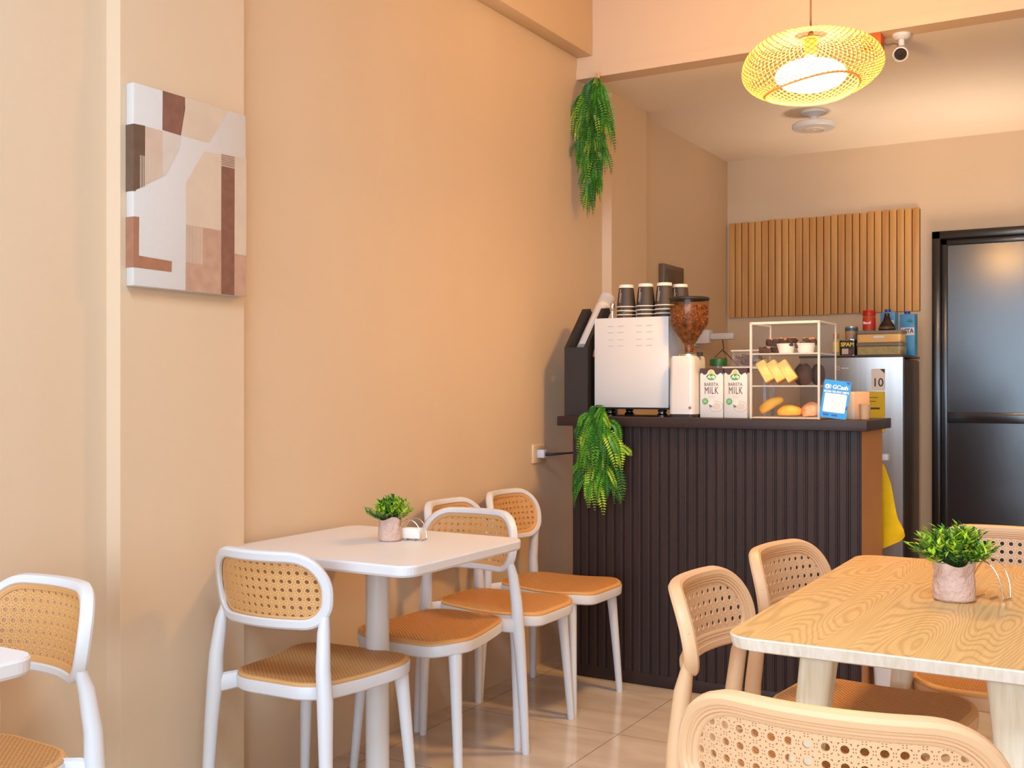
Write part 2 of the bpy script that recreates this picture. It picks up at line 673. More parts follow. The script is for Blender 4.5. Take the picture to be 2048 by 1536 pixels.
# ------------------------------------------------------------------ door and frame
g = G()
dx0, dx1, dtop = -1.035, -0.06, 2.085
for (a, b, y) in ((0.0, 0.045, 0.06), (0.045, 0.08, 0.035)):
    g.box(dx0 + a, dx0 + b, BY - y, BY, 0, dtop - a, bev=0.004)
    g.box(dx1 - b, dx1 - a, BY - y, BY, 0, dtop - a, bev=0.004)
    g.box(dx0 + a, dx1 - a, BY - y, BY, dtop - b, dtop - a, bev=0.004)
d1 = struct('door_1', g, DOORF)
g = G()
g.box(dx0 + 0.08, dx1 - 0.08, BY - 0.02, BY + 0.01, 0.01, dtop - 0.08)
g.box(dx0 + 0.08, dx1 - 0.08, BY - 0.028, BY - 0.02, 1.0, 1.06, bev=0.003)
g.build('door_leaf', DOORM, d1)
g = G()
g.lathe([(0, 0), (0.026, 0), (0.026, 0.008), (0.01, 0.01), (0.01, 0.04), (0.028, 0.05), (0.028, 0.07), (0, 0.078)], 20,
        M=Matrix.Translation((dx1 - 0.15, BY - 0.02, 0.98)) @ Matrix.Rotation(R(90), 4, 'X'))
g.build('door_knob', CHROME, d1)

# ------------------------------------------------------------------ slatted wall panel
sp = thing('slatted_wall_panel', 'light wood slatted panel fixed high on the back wall beside the black door', 'wall panel', (0, BY, 0))
x0, x1 = -2.246, -1.107
G().box(x0, x1, -0.008, 0, 1.64, 2.228).build('backing_board', GAP, sp)
nsl = 27
pw = (x1 - x0) / nsl
g = G()
rnd = random.Random(4)
for i in range(nsl):
    a = x0 + i * pw
    d = rnd.uniform(-0.004, 0.004) if i < 20 else (0.006 if i >= 20 else 0)
    g.box(a + 0.0022, a + pw - 0.0022, -0.019, -0.008, 1.637 + d * 0.6, 2.23 + d, bev=0.002)
g.build('slats', SLAT, sp)

# ------------------------------------------------------------------ canvas painting
pm = [mat('canvas_white', rgb(204, 199, 195), 0.8, bump=0.15, bscale=400), mat('canvas_brown', rgb(128, 86, 70), 0.8, var=0.12, vscale=40),
      mat('canvas_beige', rgb(202, 183, 162), 0.8, var=0.04, vscale=20), mat('canvas_dark', rgb(100, 76, 60), 0.8, var=0.1, vscale=40),
      mat('canvas_pink', rgb(197, 174, 156), 0.8, var=0.04, vscale=20), mat('canvas_tan', rgb(182, 146, 124), 0.8, var=0.10, vscale=30),
      mat('canvas_rust', rgb(158, 110, 84), 0.8, var=0.1, vscale=30), mat('canvas_pale', rgb(200, 189, 178), 0.8, var=0.03, vscale=20)]
cp = thing('canvas_painting', 'abstract brown, beige and white block canvas hung on the left wall pilaster', 'painting', (WX + 0.05, 0, 0))
g = G()
g.box(0.0, 0.029, 1.866, 2.26, 1.455, 1.965, bev=0.004)


def patch(poly, mi, lv):
    # inlaid shape on the canvas face, wrapping round the near edge where it reaches it
    d = 0.0292 + 0.00025 * lv
    g.prism(poly, 'x', 0.0285, d, mi)
    ys = [p[0] for p in poly]
    if min(ys) < 1.87:
        zs = [p[1] for p in poly if p[0] < 1.871]
        g.box(0.0005, d + 0.00012, 1.866 - 0.0004, 1.8725, min(zs), max(zs), mi=mi)


patch([(1.959, 1.9645), (2.034, 1.9645), (2.034, 1.934), (2.02, 1.861), (1.958, 1.863)], 1, 1)
patch([(2.036, 1.9645), (2.192, 1.9645), (2.119, 1.861), (2.022, 1.862)], 2, 1)
patch([(1.902, 1.861), (2.02, 1.86), (2.013, 1.823), (1.969, 1.749), (1.902, 1.712)], 4, 1)
patch([(1.959, 1.861), (2.02, 1.86), (2.013, 1.823), (1.969, 1.749), (1.959, 1.743)], 7, 2)
patch([(1.866, 1.86), (1.902, 1.862), (1.901, 1.71), (1.866, 1.692)], 3, 1)
patch([(2.101, 1.835), (2.2595, 1.845), (2.2595, 1.571), (2.214, 1.571), (2.164, 1.631), (2.037, 1.628), (2.037, 1.741)], 2, 1)
patch([(2.164, 1.807), (2.214, 1.808), (2.213, 1.456), (2.163, 1.456)], 1, 3)
patch([(2.037, 1.63), (2.164, 1.629), (2.163, 1.456), (2.036, 1.456)], 5, 2)
patch([(2.214, 1.572), (2.2595, 1.571), (2.2595, 1.457), (2.213, 1.456)], 5, 2)
patch([(1.866, 1.628), (1.883, 1.629), (1.882, 1.529), (1.866, 1.532)], 6, 1)
patch([(1.866, 1.532), (1.989, 1.528), (1.988, 1.5), (1.866, 1.501)], 6, 2)
for i in range(7):
    z = 1.81 + i * 0.0045
    patch([(2.164, z), (2.214, z + 0.001), (2.214, z + 0.003), (2.164, z + 0.002)], 1, 3)
for i in range(13):
    y = 2.037 + i * 0.0047
    patch([(y, 1.53), (y + 0.0016, 1.53), (y + 0.0016, 1.63), (y, 1.63)], 2, 4)
for i in range(4):
    y = 1.886 + i * 0.0047
    patch([(y, 1.702 + i * 0.002), (y + 0.0016, 1.703 + i * 0.002), (y + 0.0016, 1.785), (y, 1.785)], 2, 4)
for i in range(12):
    y = 1.905 + i * 0.0047
    patch([(y, 1.718 + i * 0.0022), (y + 0.0012, 1.718 + i * 0.0022), (y + 0.0012, 1.785), (y, 1.785)], 2, 3)
g.build('canvas', pm, cp)

# ------------------------------------------------------------------ service counter
ct = thing('service_counter', 'dark brown fluted service counter carrying the coffee machine and pastry case', 'counter', (-1.475, 4.23, 0))
cx, cy = -1.475, 4.23
g = G()
g.box(-2.06 - cx, -0.886 - cx, 4.055 - cy, 4.42 - cy, 0.0, 1.04)
g.build('carcass', TANPANEL, ct)
g = G()
nf = 30
fw = (2.06 - 0.885) / nf
for i in range(nf):
    a = -2.06 - cx + i * fw
    poly = [(a + 0.0015, 0.0), (a + 0.0015, -0.012), (a + 0.004, -0.0155), (a + fw - 0.013, -0.0155), (a + fw - 0.010, -0.0125), (a + fw - 0.0075, -0.012), (a + fw - 0.005, -0.008), (a + fw - 0.0015, -0.008), (a + fw - 0.0015, 0.0)]
    g.prism([(x, y + 4.055 - cy) for x, y in poly], 'z', 0.045, 1.04)
g.box(-2.06 - cx, -0.885 - cx, 4.05 - cy, 4.0555 - cy, 0.045, 1.04)
g.build('fluted_front', DARK, ct)
G().box(-2.062 - cx, -0.884 - cx, 4.038 - cy, 4.06 - cy, 0, 0.05, bev=0.003).build('plinth', DARK, ct)
G().box(-2.118 - cx, -0.857 - cx, 4.012 - cy, 4.445 - cy, 1.041, 1.08, bev=0.003).build('countertop', DARK, ct)
CT = 1.08

# ------------------------------------------------------------------ chairs
CELL = None


def cane_cell():
    """one unit of cane webbing: outer square, one large hole, twelve small ones between the strands"""
    pts = [(0, 0), (0.5, 0), (1, 0), (1, 0.5), (1, 1), (0.5, 1), (0, 1), (0, 0.5)]
    edges = [(i, (i + 1) % 8) for i in range(8)]
    holes = [[(0.5 + 0.245 * math.cos(2 * PI * (k + 0.5) / 10), 0.5 + 0.245 * math.sin(2 * PI * (k + 0.5) / 10)) for k in range(10)]]
    for fx in (0, 1):
        for fy in (0, 1):
            q = lambda x, y: (1 - x if fx else x, 1 - y if fy else y)
            holes.append([q(0.135, 0.135), q(0.265, 0.135), q(0.135, 0.265)])
            holes.append([q(0.345, 0.045), q(0.465, 0.045), q(0.405, 0.115)])
            holes.append([q(0.045, 0.345), q(0.045, 0.465), q(0.115, 0.405)])
    hs = []
    for h in holes:
        b = len(pts)
        pts += h
        edges += [(b + i, b + (i + 1) % len(h)) for i in range(len(h))]
        hs.append(list(range(b, b + len(h))))
    vo, eo, fo, vi, ei, fi = delaunay_2d_cdt([Vector(p) for p in pts], edges, [], 0, 1e-6)
    tris = []
    for f in fo:
        c = sum((vo[i] for i in f), Vector((0, 0))) / len(f)
        if not any(inside(c, h) for h in holes):
            tris.append(tuple(f))
    remap = {}
    for new, olds in enumerate(vi):
        for o_ in olds:
            remap[o_] = new
    loops = [[remap[i] for i in h] for h in hs]
    return vo, tris, loops


CELL = cane_cell()


def make_chair(name, label, cat, frame_m, cane_m, seat_m, peach, group):
    t = thing(name, label, cat, (0, 0, 0), 0, group)
    k = 1.16 if peach else 1.01
    RA = 0.30 * k
    U = 0.203 * k
    ztop = 0.79 if not peach else 0.804
    zbot = 0.592 if not peach else 0.640
    ymid = -0.232

    def P(u, z, b=0.0):
        th = u / RA
        y = ymid + RA * (1 - math.cos(th)) - 0.16 * (z - ztop)
        o = Vector((math.sin(th), -math.cos(th), 0))
        return Vector((RA * math.sin(th), y, z)) + o * b

    ub = U - 0.018
    loop = rpoly([(-ub, zbot), (ub, zbot), (U, ztop), (-U, ztop)], [0.078, 0.078, 0.100, 0.100] if not peach else [0.052, 0.052, 0.105, 0.105], 10)
    loop = resample(loop, 72)
    nor = loop_normals(loop)

    def ring(gg, prof, mi=0, sm=True):
        vs, fs = [], []
        m = len(prof)
        n = len(loop)
        for p, nn in zip(loop, nor):
            for a, b in prof:
                q = p + nn * a
                vs.append(P(q.x, q.y, b))
        for i in range(n):
            j = (i + 1) % n
            for q in range(m):
                l = (q + 1) % m
                fs.append((i * m + q, i * m + l, j * m + l, j * m + q))
        gg.add(vs, fs, mi, sm)

    g = G()
    if peach:
        prof = [(-0.016, -0.008), (-0.013, -0.012), (-0.003, -0.013), (0.002, -0.008), (0.003, 0.004), (0.0, 0.012), (-0.006, 0.016), (-0.014, 0.015), (-0.017, 0.011)]
    else:
        prof = [(-0.018, -0.007), (-0.015, -0.010), (-0.004, -0.010), (0, -0.007), (0.002, 0.006), (0, 0.014), (-0.006, 0.0185), (-0.022, 0.018), (-0.026, 0.014), (-0.024, 0.007), (-0.018, 0.004)]
    ring(g, prof)
    g.build('back_frame', frame_m, t)
    # woven panel: plain border with grooves and the open webbing
    g = G()
    if peach:
        ring(g, [(-0.032, -0.003), (-0.030, -0.006), (-0.0265, -0.007), (-0.0255, -0.005), (-0.0245, -0.008), (-0.0205, -0.009), (-0.0195, -0.007), (-0.0185, -0.0095), (-0.013, -0.010), (-0.013, 0.010), (-0.019, 0.010), (-0.0205, 0.008), (-0.0215, 0.0095), (-0.0245, 0.009), (-0.0255, 0.006), (-0.0265, 0.0075), (-0.030, 0.006), (-0.032, 0.003)])
    else:
        ring(g, [(-0.031, -0.0025), (-0.029, -0.0045), (-0.026, -0.0045), (-0.025, -0.0055), (-0.016, -0.006), (-0.016, 0.004), (-0.026, 0.0045), (-0.031, 0.0025)])
    vo, tris, holes = CELL
    pitch = 0.0222 * (1.04 if peach else 1.0)
    inset = [tuple(p - nn * 0.010) for p, nn in zip(loop, nor)]
    nu = int(U * 2 / pitch) + 1
    nz = int((ztop - zbot) / pitch) + 1
    th = 0.0018
    for i in range(nu):
        for j in range(nz):
            ca = (-nu / 2 + i) * pitch
            cb = (ztop + zbot) / 2 + (-nz / 2 + j) * pitch
            ins = [inside((ca + x * pitch, cb + y * pitch), inset) for x in (0, 1) for y in (0, 1)]
            if not any(ins):
                continue
            n = len(vo)
            uv = [Vector((ca + q.x * pitch, cb + q.y * pitch)) for q in vo]
            if not all(ins):
                # trim the cell to the frame: outside points slide onto the rebate
                for q_, p_ in enumerate(uv):
                    if not inside(p_, inset):
                        uv[q_] = min((Vector(w) for w in inset), key=lambda w: (w - p_).length_squared)
            vs = [P(q.x, q.y, th) for q in uv] + [P(q.x, q.y, -th) for q in uv]
            keep = [f for f in tris if len({tuple(uv[a]) for a in f}) == 3]
            fs = list(keep) + [tuple(n + a for a in reversed(f)) for f in keep]
            for h in holes:
                if not all(ins) and len({tuple(uv[a]) for a in h}) < len(h):
                    continue
                for a in range(len(h)):
                    b = (a + 1) % len(h)
                    fs.append((h[a], h[b], n + h[b], n + h[a]))
            g.add(vs, fs, 0, False)
    g.build('backrest_panel', cane_m, t)
    if not peach:
        for sgn in (-1, 1):
            gg = G()
            for (za, zb) in ((0.690, 0.706),):
                vs = []
                for u in (U - 0.030, U - 0.012):
                    for z in (za, zb):
                        for b in (0.003, 0.010):
                            vs.append(P(sgn * u, z, b))
                gg.add(vs, [(0, 1, 3, 2), (4, 6, 7, 5), (0, 4, 5, 1), (2, 3, 7, 6), (0, 2, 6, 4), (1, 5, 7, 3)])
            gg.build('clip', frame_m, t)
    # seat outline
    fwid, rwid = 0.212 * (1.03 if peach else 1), 0.150 * (1.05 if peach else 1)
    out = resample(rpoly([(-rwid, -0.180), (rwid, -0.180), (fwid, 0.244), (-fwid, 0.244)], [0.095, 0.095, 0.105, 0.105], 10), 64)
    on = loop_normals(out)

    def zs(y):
        q = (y + 0.18) / 0.43
        return 0.449 + 0.003 * math.cos(q * 2 * PI) - (0.012 * max(0, (q - 0.82) / 0.18) ** 2)
    rings = [1, 0.985, 0.95, 0.88, 0.78, 0.66, 0.52, 0.38, 0.24, 0.1]
    vs, fs = [], []
    n = len(out)
    for ri, r_ in enumerate(rings):
        for p in out:
            q = p * r_
            e = -0.004 if ri == 0 else (-0.001 if ri == 1 else 0)
            vs.append((q.x, q.y, zs(q.y) + e))
    base = len(vs)
    for p in out:
        vs.append((p.x, p.y, zs(p.y) - 0.009))
    for ri in range(len(rings) - 1):
        for i in range(n):
            j = (i + 1) % n
            fs.append((ri * n + i, ri * n + j, (ri + 1) * n + j, (ri + 1) * n + i))
    fs.append([(len(rings) - 1) * n + i for i in range(n)])
    for i in range(n):
        j = (i + 1) % n
        fs.append((i, base + i, base + j, j))
    fs.append([base + i for i in reversed(range(n))])
    gs_ = G().add(vs, fs, 0, True)
    for q_ in range(len(fs)):
        if q_ < 2 * n or q_ > (len(rings) - 1) * n:
            gs_.m[q_] = 1
    gs_.build('seat', [seat_m, CANE], t)
    # seat rim under the pad and its arms to the rear posts
    g = G()
    vs, fs = [], []
    prof = [(0.001, -0.0093), (0.003, -0.013), (0.001, -0.040), (-0.006, -0.045), (-0.018, -0.044), (-0.020, -0.0093)]
    m = len(prof)
    for p, nn in zip(out, on):
        for a, b in prof:
            q = p + nn * a
            vs.append((q.x, q.y, zs(p.y) + b))
    for i in range(n):
        j = (i + 1) % n
        for q in range(m):
            l = (q + 1) % m
            fs.append((i * m + q, i * m + l, j * m + l, j * m + q))
    g.add(vs, fs, 0, True)
    px = 0.180 if not peach else 0.19
    for sgn in (-1, 1):
        g.tube([(sgn * (px + 0.003), -0.186, 0.418), (sgn * 0.158, -0.165, 0.424), (sgn * 0.135, -0.14, 0.428), (sgn * 0.15, -0.06, 0.428)], [0.018, 0.018, 0.017, 0.012], 10, oval=(1.35, 0.75), up=(0, 0, 1))
    g.build('seat_frame', frame_m, t)
    # legs: the rear pair run up to the back frame
    for sgn in (-1, 1):
        rw = 0.010 if not peach else 0.0095
        zj = zbot + 0.040
        top = P(sgn * (ub - rw - 0.006), zj, 0.004 if not peach else 0.002)
        top2 = P(sgn * (ub + (U - ub) * 0.5 - rw), zbot + 0.09, 0.004 if not peach else 0.002)
        rr = 0.0165 if not peach else 0.0175
        pts = [(sgn * (px + 0.022), -0.202, 0.004), (sgn * (px + 0.016), -0.198, 0.15), (sgn * (px + 0.008), -0.192, 0.32), (sgn * (px + 0.002), -0.186, 0.42), (sgn * (px - 0.004), -0.186, 0.50), tuple(top.lerp(Vector((sgn * (px - 0.006), -0.187, 0.54)), 0.5)), tuple(top), tuple(top2)]
        g = G().tube(pts, [0.0130, 0.0155, 0.0185, 0.021, 0.019, rr, 0.0115 if not peach else 0.0095, 0.0055], 14, oval=(1, 1))
        g.tube([(sgn * (px + 0.022), -0.202, 0.0), (sgn * (px + 0.022), -0.202, 0.005)], 0.0122, 12)
        g.build('leg', frame_m, t)
        fx = 0.160
        pts = [(sgn * (fx + 0.034), 0.198, 0.004), (sgn * (fx + 0.024), 0.190, 0.15), (sgn * (fx + 0.012), 0.180, 0.32), (sgn * (fx + 0.006), 0.174, 0.40), (sgn * fx, 0.170, 0.424)]
        g = G().tube(pts, [0.0130, 0.0150, 0.0180, 0.021, 0.022], 14)
        g.tube([(sgn * (fx + 0.034), 0.198, 0.0), (sgn * (fx + 0.034), 0.198, 0.005)], 0.0122, 12)
        g.build('leg', frame_m, t)
    return t


GW = 'white cane chairs'
GP = 'peach cane chairs'
wc = make_chair('cane_chair', 'white cane chair in front of the white pedestal table, seen from behind', 'chair', WHITE, CANE, CANE_SEAT, False, GW)
wc.location = (-1.942, 2.27, 0)
wc.rotation_euler = (0, 0, R(2))
dup(wc, (-1.945, 2.885, 0), R(181), 'white cane chair behind the white pedestal table, facing the room', GW)
dup(wc, (-1.987, 3.305, 0), R(-90), 'white cane chair against the wall behind the table chair, mostly hidden', GW)
dup(wc, (-1.987, 3.722, 0), R(-91), 'white cane chair against the wall right next to the dark counter', GW)
dup(wc, (-2.032, 1.30, 0), R(178), 'white cane chair at the left edge behind the cropped white table corner', GW)
pc = make_chair('cane_chair', 'large peach cane chair backrest nearest the viewer, seen from behind', 'chair', PEACH, PEACH, CANE_SEAT_P, True, GP)
pc.location = (-0.346, 1.575, 0)
pc.rotation_euler = (0, 0, R(2))
dup(pc, (-0.605, 2.175, 0), R(-88), 'peach cane chair left of the oak table, the one nearer the foreground backrest', GP)
dup(pc, (-0.588, 2.66, 0), R(-97), 'peach cane chair left of the oak table, the one closer to the counter', GP)
dup(pc, (-0.322, 3.14, 0), R(180), 'peach cane chair at the far end of the wood table before the black door', GP)


# ------------------------------------------------------------------ tables
def pedestal_table(loc, label):
    t = thing('pedestal_table', label, 'table', loc, 0, 'white pedestal tables')
    g = G()
    lo = rpoly([(-0.325, -0.30), (0.325, -0.30), (0.325, 0.30), (-0.325, 0.30)], 0.045, 8)
    n = len(lo)
    vs, fs = [], []
    for z, s_ in ((0.720, 0.985), (0.726, 0.998), (0.745, 1.0), (0.750, 0.992)):
        vs += [(x * s_, y * s_, z) for x, y in lo]
    for k in range(3):
        for i in range(n):
            j = (i + 1) % n
            fs.append((k * n + i, k * n + j, (k + 1) * n + j, (k + 1) * n + i))
    fs.append([i for i in reversed(range(n))])
    fs.append([3 * n + i for i in range(n)])
    g.add(vs, fs, 0, False)
    g.build('tabletop', WHITE_T, t)
    G().lathe([(0.034, 0.018), (0.034, 0.716), (0.10, 0.716), (0.10, 0.7195)], 28).build('pedestal', WHITE_M, t)
    G().lathe([(0.0, 0.0), (0.21, 0.0), (0.21, 0.010), (0.20, 0.015), (0.05, 0.022), (0.0, 0.022)], 40).build('base_plate', WHITE_M, t)
    return t


wt = pedestal_table((-1.912, 2.512, 0), 'white square pedestal table against the left wall carrying a potted plant')
dup(wt, (-1.930, 0.882, 0), 0, 'white table corner cropped at the left edge before the nearest white chair', 'white pedestal tables')

tb = thing('dining_table', 'oak grained wooden dining table with splayed pale legs carrying a potted plant', 'table', (-0.352, 2.45, 0))
hx, hy = 0.310, 0.555
lo = rpoly([(-hx, -hy), (hx, -hy), (hx, hy), (-hx, hy)], 0.055, 10)
n = len(lo)
g = G()
vs, fs = [], []
for z, s_ in ((0.722, 0.955), (0.727, 0.990), (0.747, 1.0), (0.750, 0.998)):
    vs += [(x - (1 - s_) * 0.4 * (1 if x > 0 else -1), y - (1 - s_) * 0.4 * (1 if y > 0 else -1), z) for x, y in lo]
for k in range(3):
    for i in range(n):
        j = (i + 1) % n
        fs.append((k * n + i, k * n + j, (k + 1) * n + j, (k + 1) * n + i))
fs.append([i for i in reversed(range(n))])
g.add(vs, fs, 1, False)
g.add(vs[3 * n:], [list(range(n))], 0, False)
g.build('tabletop', [OAK, TEDGE], tb)
for sx in (-1, 1):
    for sy in (-1, 1):
        g = G()
        vs, fs = [], []
        lp = rpoly([(-1, -1), (1, -1), (1, 1), (-1, 1)], 0.45, 3)
        m = len(lp)
        for z, hw, ox in ((0.721, 0.031, 0.0), (0.60, 0.029, 0.012), (0.3, 0.023, 0.052), (0.0, 0.016, 0.09)):
            vs += [(sx * (0.155 + ox) + a * hw, sy * (0.465 + ox * 0.7) + b * hw, z) for a, b in lp]
        for k in range(3):
            for i in range(m):
                j = (i + 1) % m
                fs.append((k * m + i, k * m + j, (k + 1) * m + j, (k + 1) * m + i))
        fs.append([i for i in reversed(range(m))])
        fs.append([3 * m + i for i in range(m)])
        g.add(vs, fs, 0, True).build('leg', PALEWOOD, tb)



# ------------------------------------------------------------------ potted plants and napkin holders
def leaf(g, p, d, up, L, w, mi):
    """pointed leaf with a fold along its rib"""
    d = d.normalized()
    s = d.cross(up)
    if s.length < 1e-4:
        s = d.cross(Vector((1, 0, 0.1)))
    s.normalize()
    nrm = s.cross(d).normalized()
    a = p
    m = p + d * L * 0.45 - nrm * w * 0.25
    e = p + d * L - nrm * L * 0.12
    l = p + d * L * 0.42 + s * w * 0.5 + nrm * w * 0.1
    r = p + d * L * 0.42 - s * w * 0.5 + nrm * w * 0.1
    g.add([a, l, e, m, r], [(0, 1, 3), (1, 2, 3), (0, 3, 4), (3, 2, 4)], mi, False)


def potted_plant(loc, label, sc, seed, spread):
    rd = random.Random(seed)
    t = thing('potted_plant', label, 'plant', loc, rd.uniform(-0.3, 0.3), 'potted table plants')
    prof = [(0.0, 0.0), (0.036, 0.0), (0.0405, 0.004), (0.0415, 0.02), (0.040, 0.045), (0.0375, 0.056), (0.038, 0.06), (0.0405, 0.072), (0.0395, 0.078), (0.036, 0.076), (0.034, 0.062), (0.0, 0.060)]
    g = G().lathe([(r * sc, z * sc) for r, z in prof], 36)
    for i, v in enumerate(g.v):
        a = math.atan2(v[1], v[0])
        z = v[2] / sc
        w = 1 + 0.035 * math.sin(a * 7 + 1.3) * (0.4 if z < 0.05 else 1.2) + 0.02 * noise.noise(Vector(v) * 60)
        dz = 0.006 * sc * math.sin(a * 3 + seed) if z > 0.066 else 0
        sag = -0.006 * sc * max(0, math.sin(a * 5)) if 0.05 < z < 0.064 else 0
        g.v[i] = (v[0] * w, v[1] * w * 0.95, v[2] + dz + sag)
    g.build('pot', POTM, t)
    g = G()
    gs = G()
    for i in range(105):
        az = rd.uniform(0, 2 * PI)
        el = rd.uniform(0.05, 1.0) ** 0.8
        tilt = el * R(78)
        L = rd.uniform(0.058, 0.085) * sc * (1 - 0.12 * math.cos(tilt))
        d = Vector((math.sin(tilt) * math.cos(az) * spread, math.sin(tilt) * math.sin(az) * spread, math.cos(tilt) * 0.95 + 0.22))
        st = Vector((math.cos(az) * 0.02 * sc * el, math.sin(az) * 0.02 * sc * el, 0.066 * sc))
        end = st + d * L
        gs.tube([st, st + d * L * 0.5 + Vector((0, 0, 0.004)), end], 0.0007 * sc, 4)
        bright = rd.random() < 0.35 + 0.35 * (el > 0.5)
        for q in range(9):
            f = 0.35 + 0.65 * q / 8
            p = st.lerp(end, f)
            a2 = rd.uniform(0, 2 * PI)
            side = Vector((math.cos(a2), math.sin(a2), rd.uniform(-0.2, 0.6)))
            dd = d.normalized() * 0.7 + side * 0.8
            leaf(g, p, dd, Vector((0, 0, 1)), rd.uniform(0.014, 0.022) * sc, rd.uniform(0.006, 0.009) * sc, (1 if bright and f > 0.5 else (1 if rd.random() < 0.15 else 0)))
    g.build('foliage', [LEAF_D, LEAF_L], t)
    gs.build('stems', STEM, t)
    return t


potted_plant((-1.912, 2.572, 0.7505), 'small green plant in a pink sack-shaped pot on the white table', 0.86, 3, 0.86)
potted_plant((-0.345, 2.452, 0.7505), 'small green plant in a pink sack-shaped pot on the oak table', 1.04, 8, 0.86)


def napkin_holder(loc, rz, label, w, h, tis):
    t = thing('napkin_holder', label, 'napkin holder', loc, rz, 'wire napkin holders')
    g = G()
    for y in (-0.018, 0.018):
        g.tube([(w * math.cos(a) * 0.5, y + (0.006 if y > 0 else -0.006) * math.sin(a), 0.004 + h * math.sin(a)) for a in [PI * k / 20 for k in range(21)]], 0.0014, 8)
    for x in (-0.5, -0.17, 0.17, 0.5):
        g.tube([(x * w, -0.02, 0.0025), (x * w, 0.02, 0.0025)], 0.0014, 8)
    g.build('wire_frame', CHROME, t)
    return t


NP = mat('white_tissue', rgb(240, 236, 228), 0.9)
napkin_holder((-1.862, 2.615, 0.7505), R(12), 'chrome wire napkin holder with white tissues on the white table', 0.075, 0.058, True)
tag(G().box(-0.028, 0.028, -0.012, 0.012, 0.005, 0.036, bev=0.002, M=Matrix.Translation((-1.862, 2.615, 0.7505)) @ Matrix.Rotation(R(12), 4, 'Z')).build('tissue_stack', NP),
    'low stack of white tissues in the wire holder on the white table', 'tissues')
napkin_holder((-0.288, 2.515, 0.7505), R(-18), 'empty chrome wire napkin holder beside the plant on the oak table', 0.085, 0.078, False)


# ------------------------------------------------------------------ ferns
def frond(g, pts, L0, mi, rd, side):
    n = len(pts)
    g.tube(pts, [0.0012] * (n - 1) + [0.0005], 4, mi=3)
    for i in range(3, n):
        t = (pts[min(i + 1, n - 1)] - pts[i - 1]).normalized()
        f = i / n
        L = L0 * (0.55 + 0.6 * math.sin(PI * min(1, f * 0.85 + 0.1))) * (1.0 if f < 0.75 else (1.15 - f) / 0.4)
        s = t.cross(side)
        if s.length < 0.05:
            s = t.cross(Vector((0.3, 0.5, 1)))
        s.normalize()
        for k in (-1, 1):
            d = s * k + t * 0.45 + side * rd.uniform(0.0, 0.35)
            leaf(g, pts[i], d, side, L, L * 0.42, mi)


def fern(name, label, loc, n, length, wide, deep, seed, hook, flare, lf):
    """trailing artificial fern: thin stems from the top carry short fronds that arch out and down"""
    rd = random.Random(seed)
    t = thing(name, label, 'fern', loc, 0)
    g = G()
    for i in range(10):      # bare stems down the middle
        x1 = rd.uniform(-0.5, 0.5) * wide
        L = length * rd.uniform(0.45, 0.8)
        g.tube([(x1 * 0.15, -0.002, 0.0), (x1 * 0.5, -deep * 0.3, 0.012 - L * 0.08), (x1, -deep * 0.4, -L * 0.35), (x1 * 0.7, -deep * 0.35, -L)], 0.0016, 5, mi=3)
    for i in range(n):
        f0 = rd.random() ** (1.15 if hook else 1.0)
        z0 = -length * f0 * (0.72 if hook else 0.66)
        w = wide * (1.0 if f0 < 0.5 else 1.0 - (0.62 if hook else 0.25) * (f0 - 0.5) / 0.5) * min(1, 0.40 + f0 * (5 if hook else 3.2))
        az = rd.uniform(-1, 1)
        L = rd.uniform(0.10, 0.19) * (1.0 if hook else 1.02)
        L = min(L, length + z0)
        out = rd.uniform(0.2, 1.0)
        x0 = az * w * 0.25
        xe = az * w * (0.6 + 0.5 * out)
        if not hook and abs(az) > 0.6 and f0 > 0.2:
            xe *= 1.35
        ye = -deep * (0.35 + 0.8 * rd.random() * (1 - 0.5 * abs(az)))
        drop = L * (1.0 - flare * abs(az) * rd.random())
        m = 20
        tw = rd.uniform(-1, 1)
        pts = []
        for k in range(m):
            f = k / (m - 1)
            e = math.sin(f * PI / 2)
            x = x0 + (xe - x0) * e + 0.010 * tw * math.sin(f * 5)
            y = -0.004 + (ye + 0.004) * e - 0.010 * math.sin(f * PI)
            z = z0 - drop * f ** 1.35 + 0.012 * math.sin(f * PI) * out
            if flare > 0.4 and abs(az) > 0.55:
                z += 0.03 * max(0, f - 0.75)
            pts.append(Vector((x, y, z)))
        mi = rd.choice((0, 0, 0, 1, 1, 1, 2) if abs(az) < 0.6 else (0, 1, 1, 1, 2))
        side = Vector((rd.uniform(-0.6, 0.6), -1, rd.uniform(-0.2, 0.6))).normalized()
        frond(g, pts, rd.uniform(0.75, 1.15) * lf, mi, rd, side)
    g.build('fronds', [FERN_D, FERN_M, FERN_L, STEM], t)
    if hook:
        gg = G()
        gg.tube([(0, 0.012, 0.02), (0, 0.0, 0.02), (0, -0.008, 0.008), (0, -0.002, -0.004), (0, 0.004, 0.0)], 0.003, 8)
        gg.box(-0.009, 0.009, 0.010, 0.0165, 0.004, 0.032, bev=0.002)
        gg.build('hook', KRAFT, t)
    return t


fern('hanging_fern', 'green artificial fern hanging from the cream bulkhead above the counter', (-2.145, 4.45, 2.605), 230, 0.66, 0.112, 0.075, 11, True, 0.35, 0.0155)
fern('hanging_fern', 'green artificial fern draped down the dark fluted counter front', (-1.915, 4.0, 1.128), 78, 0.45, 0.115, 0.06, 21, False, 0.8, 0.0185)

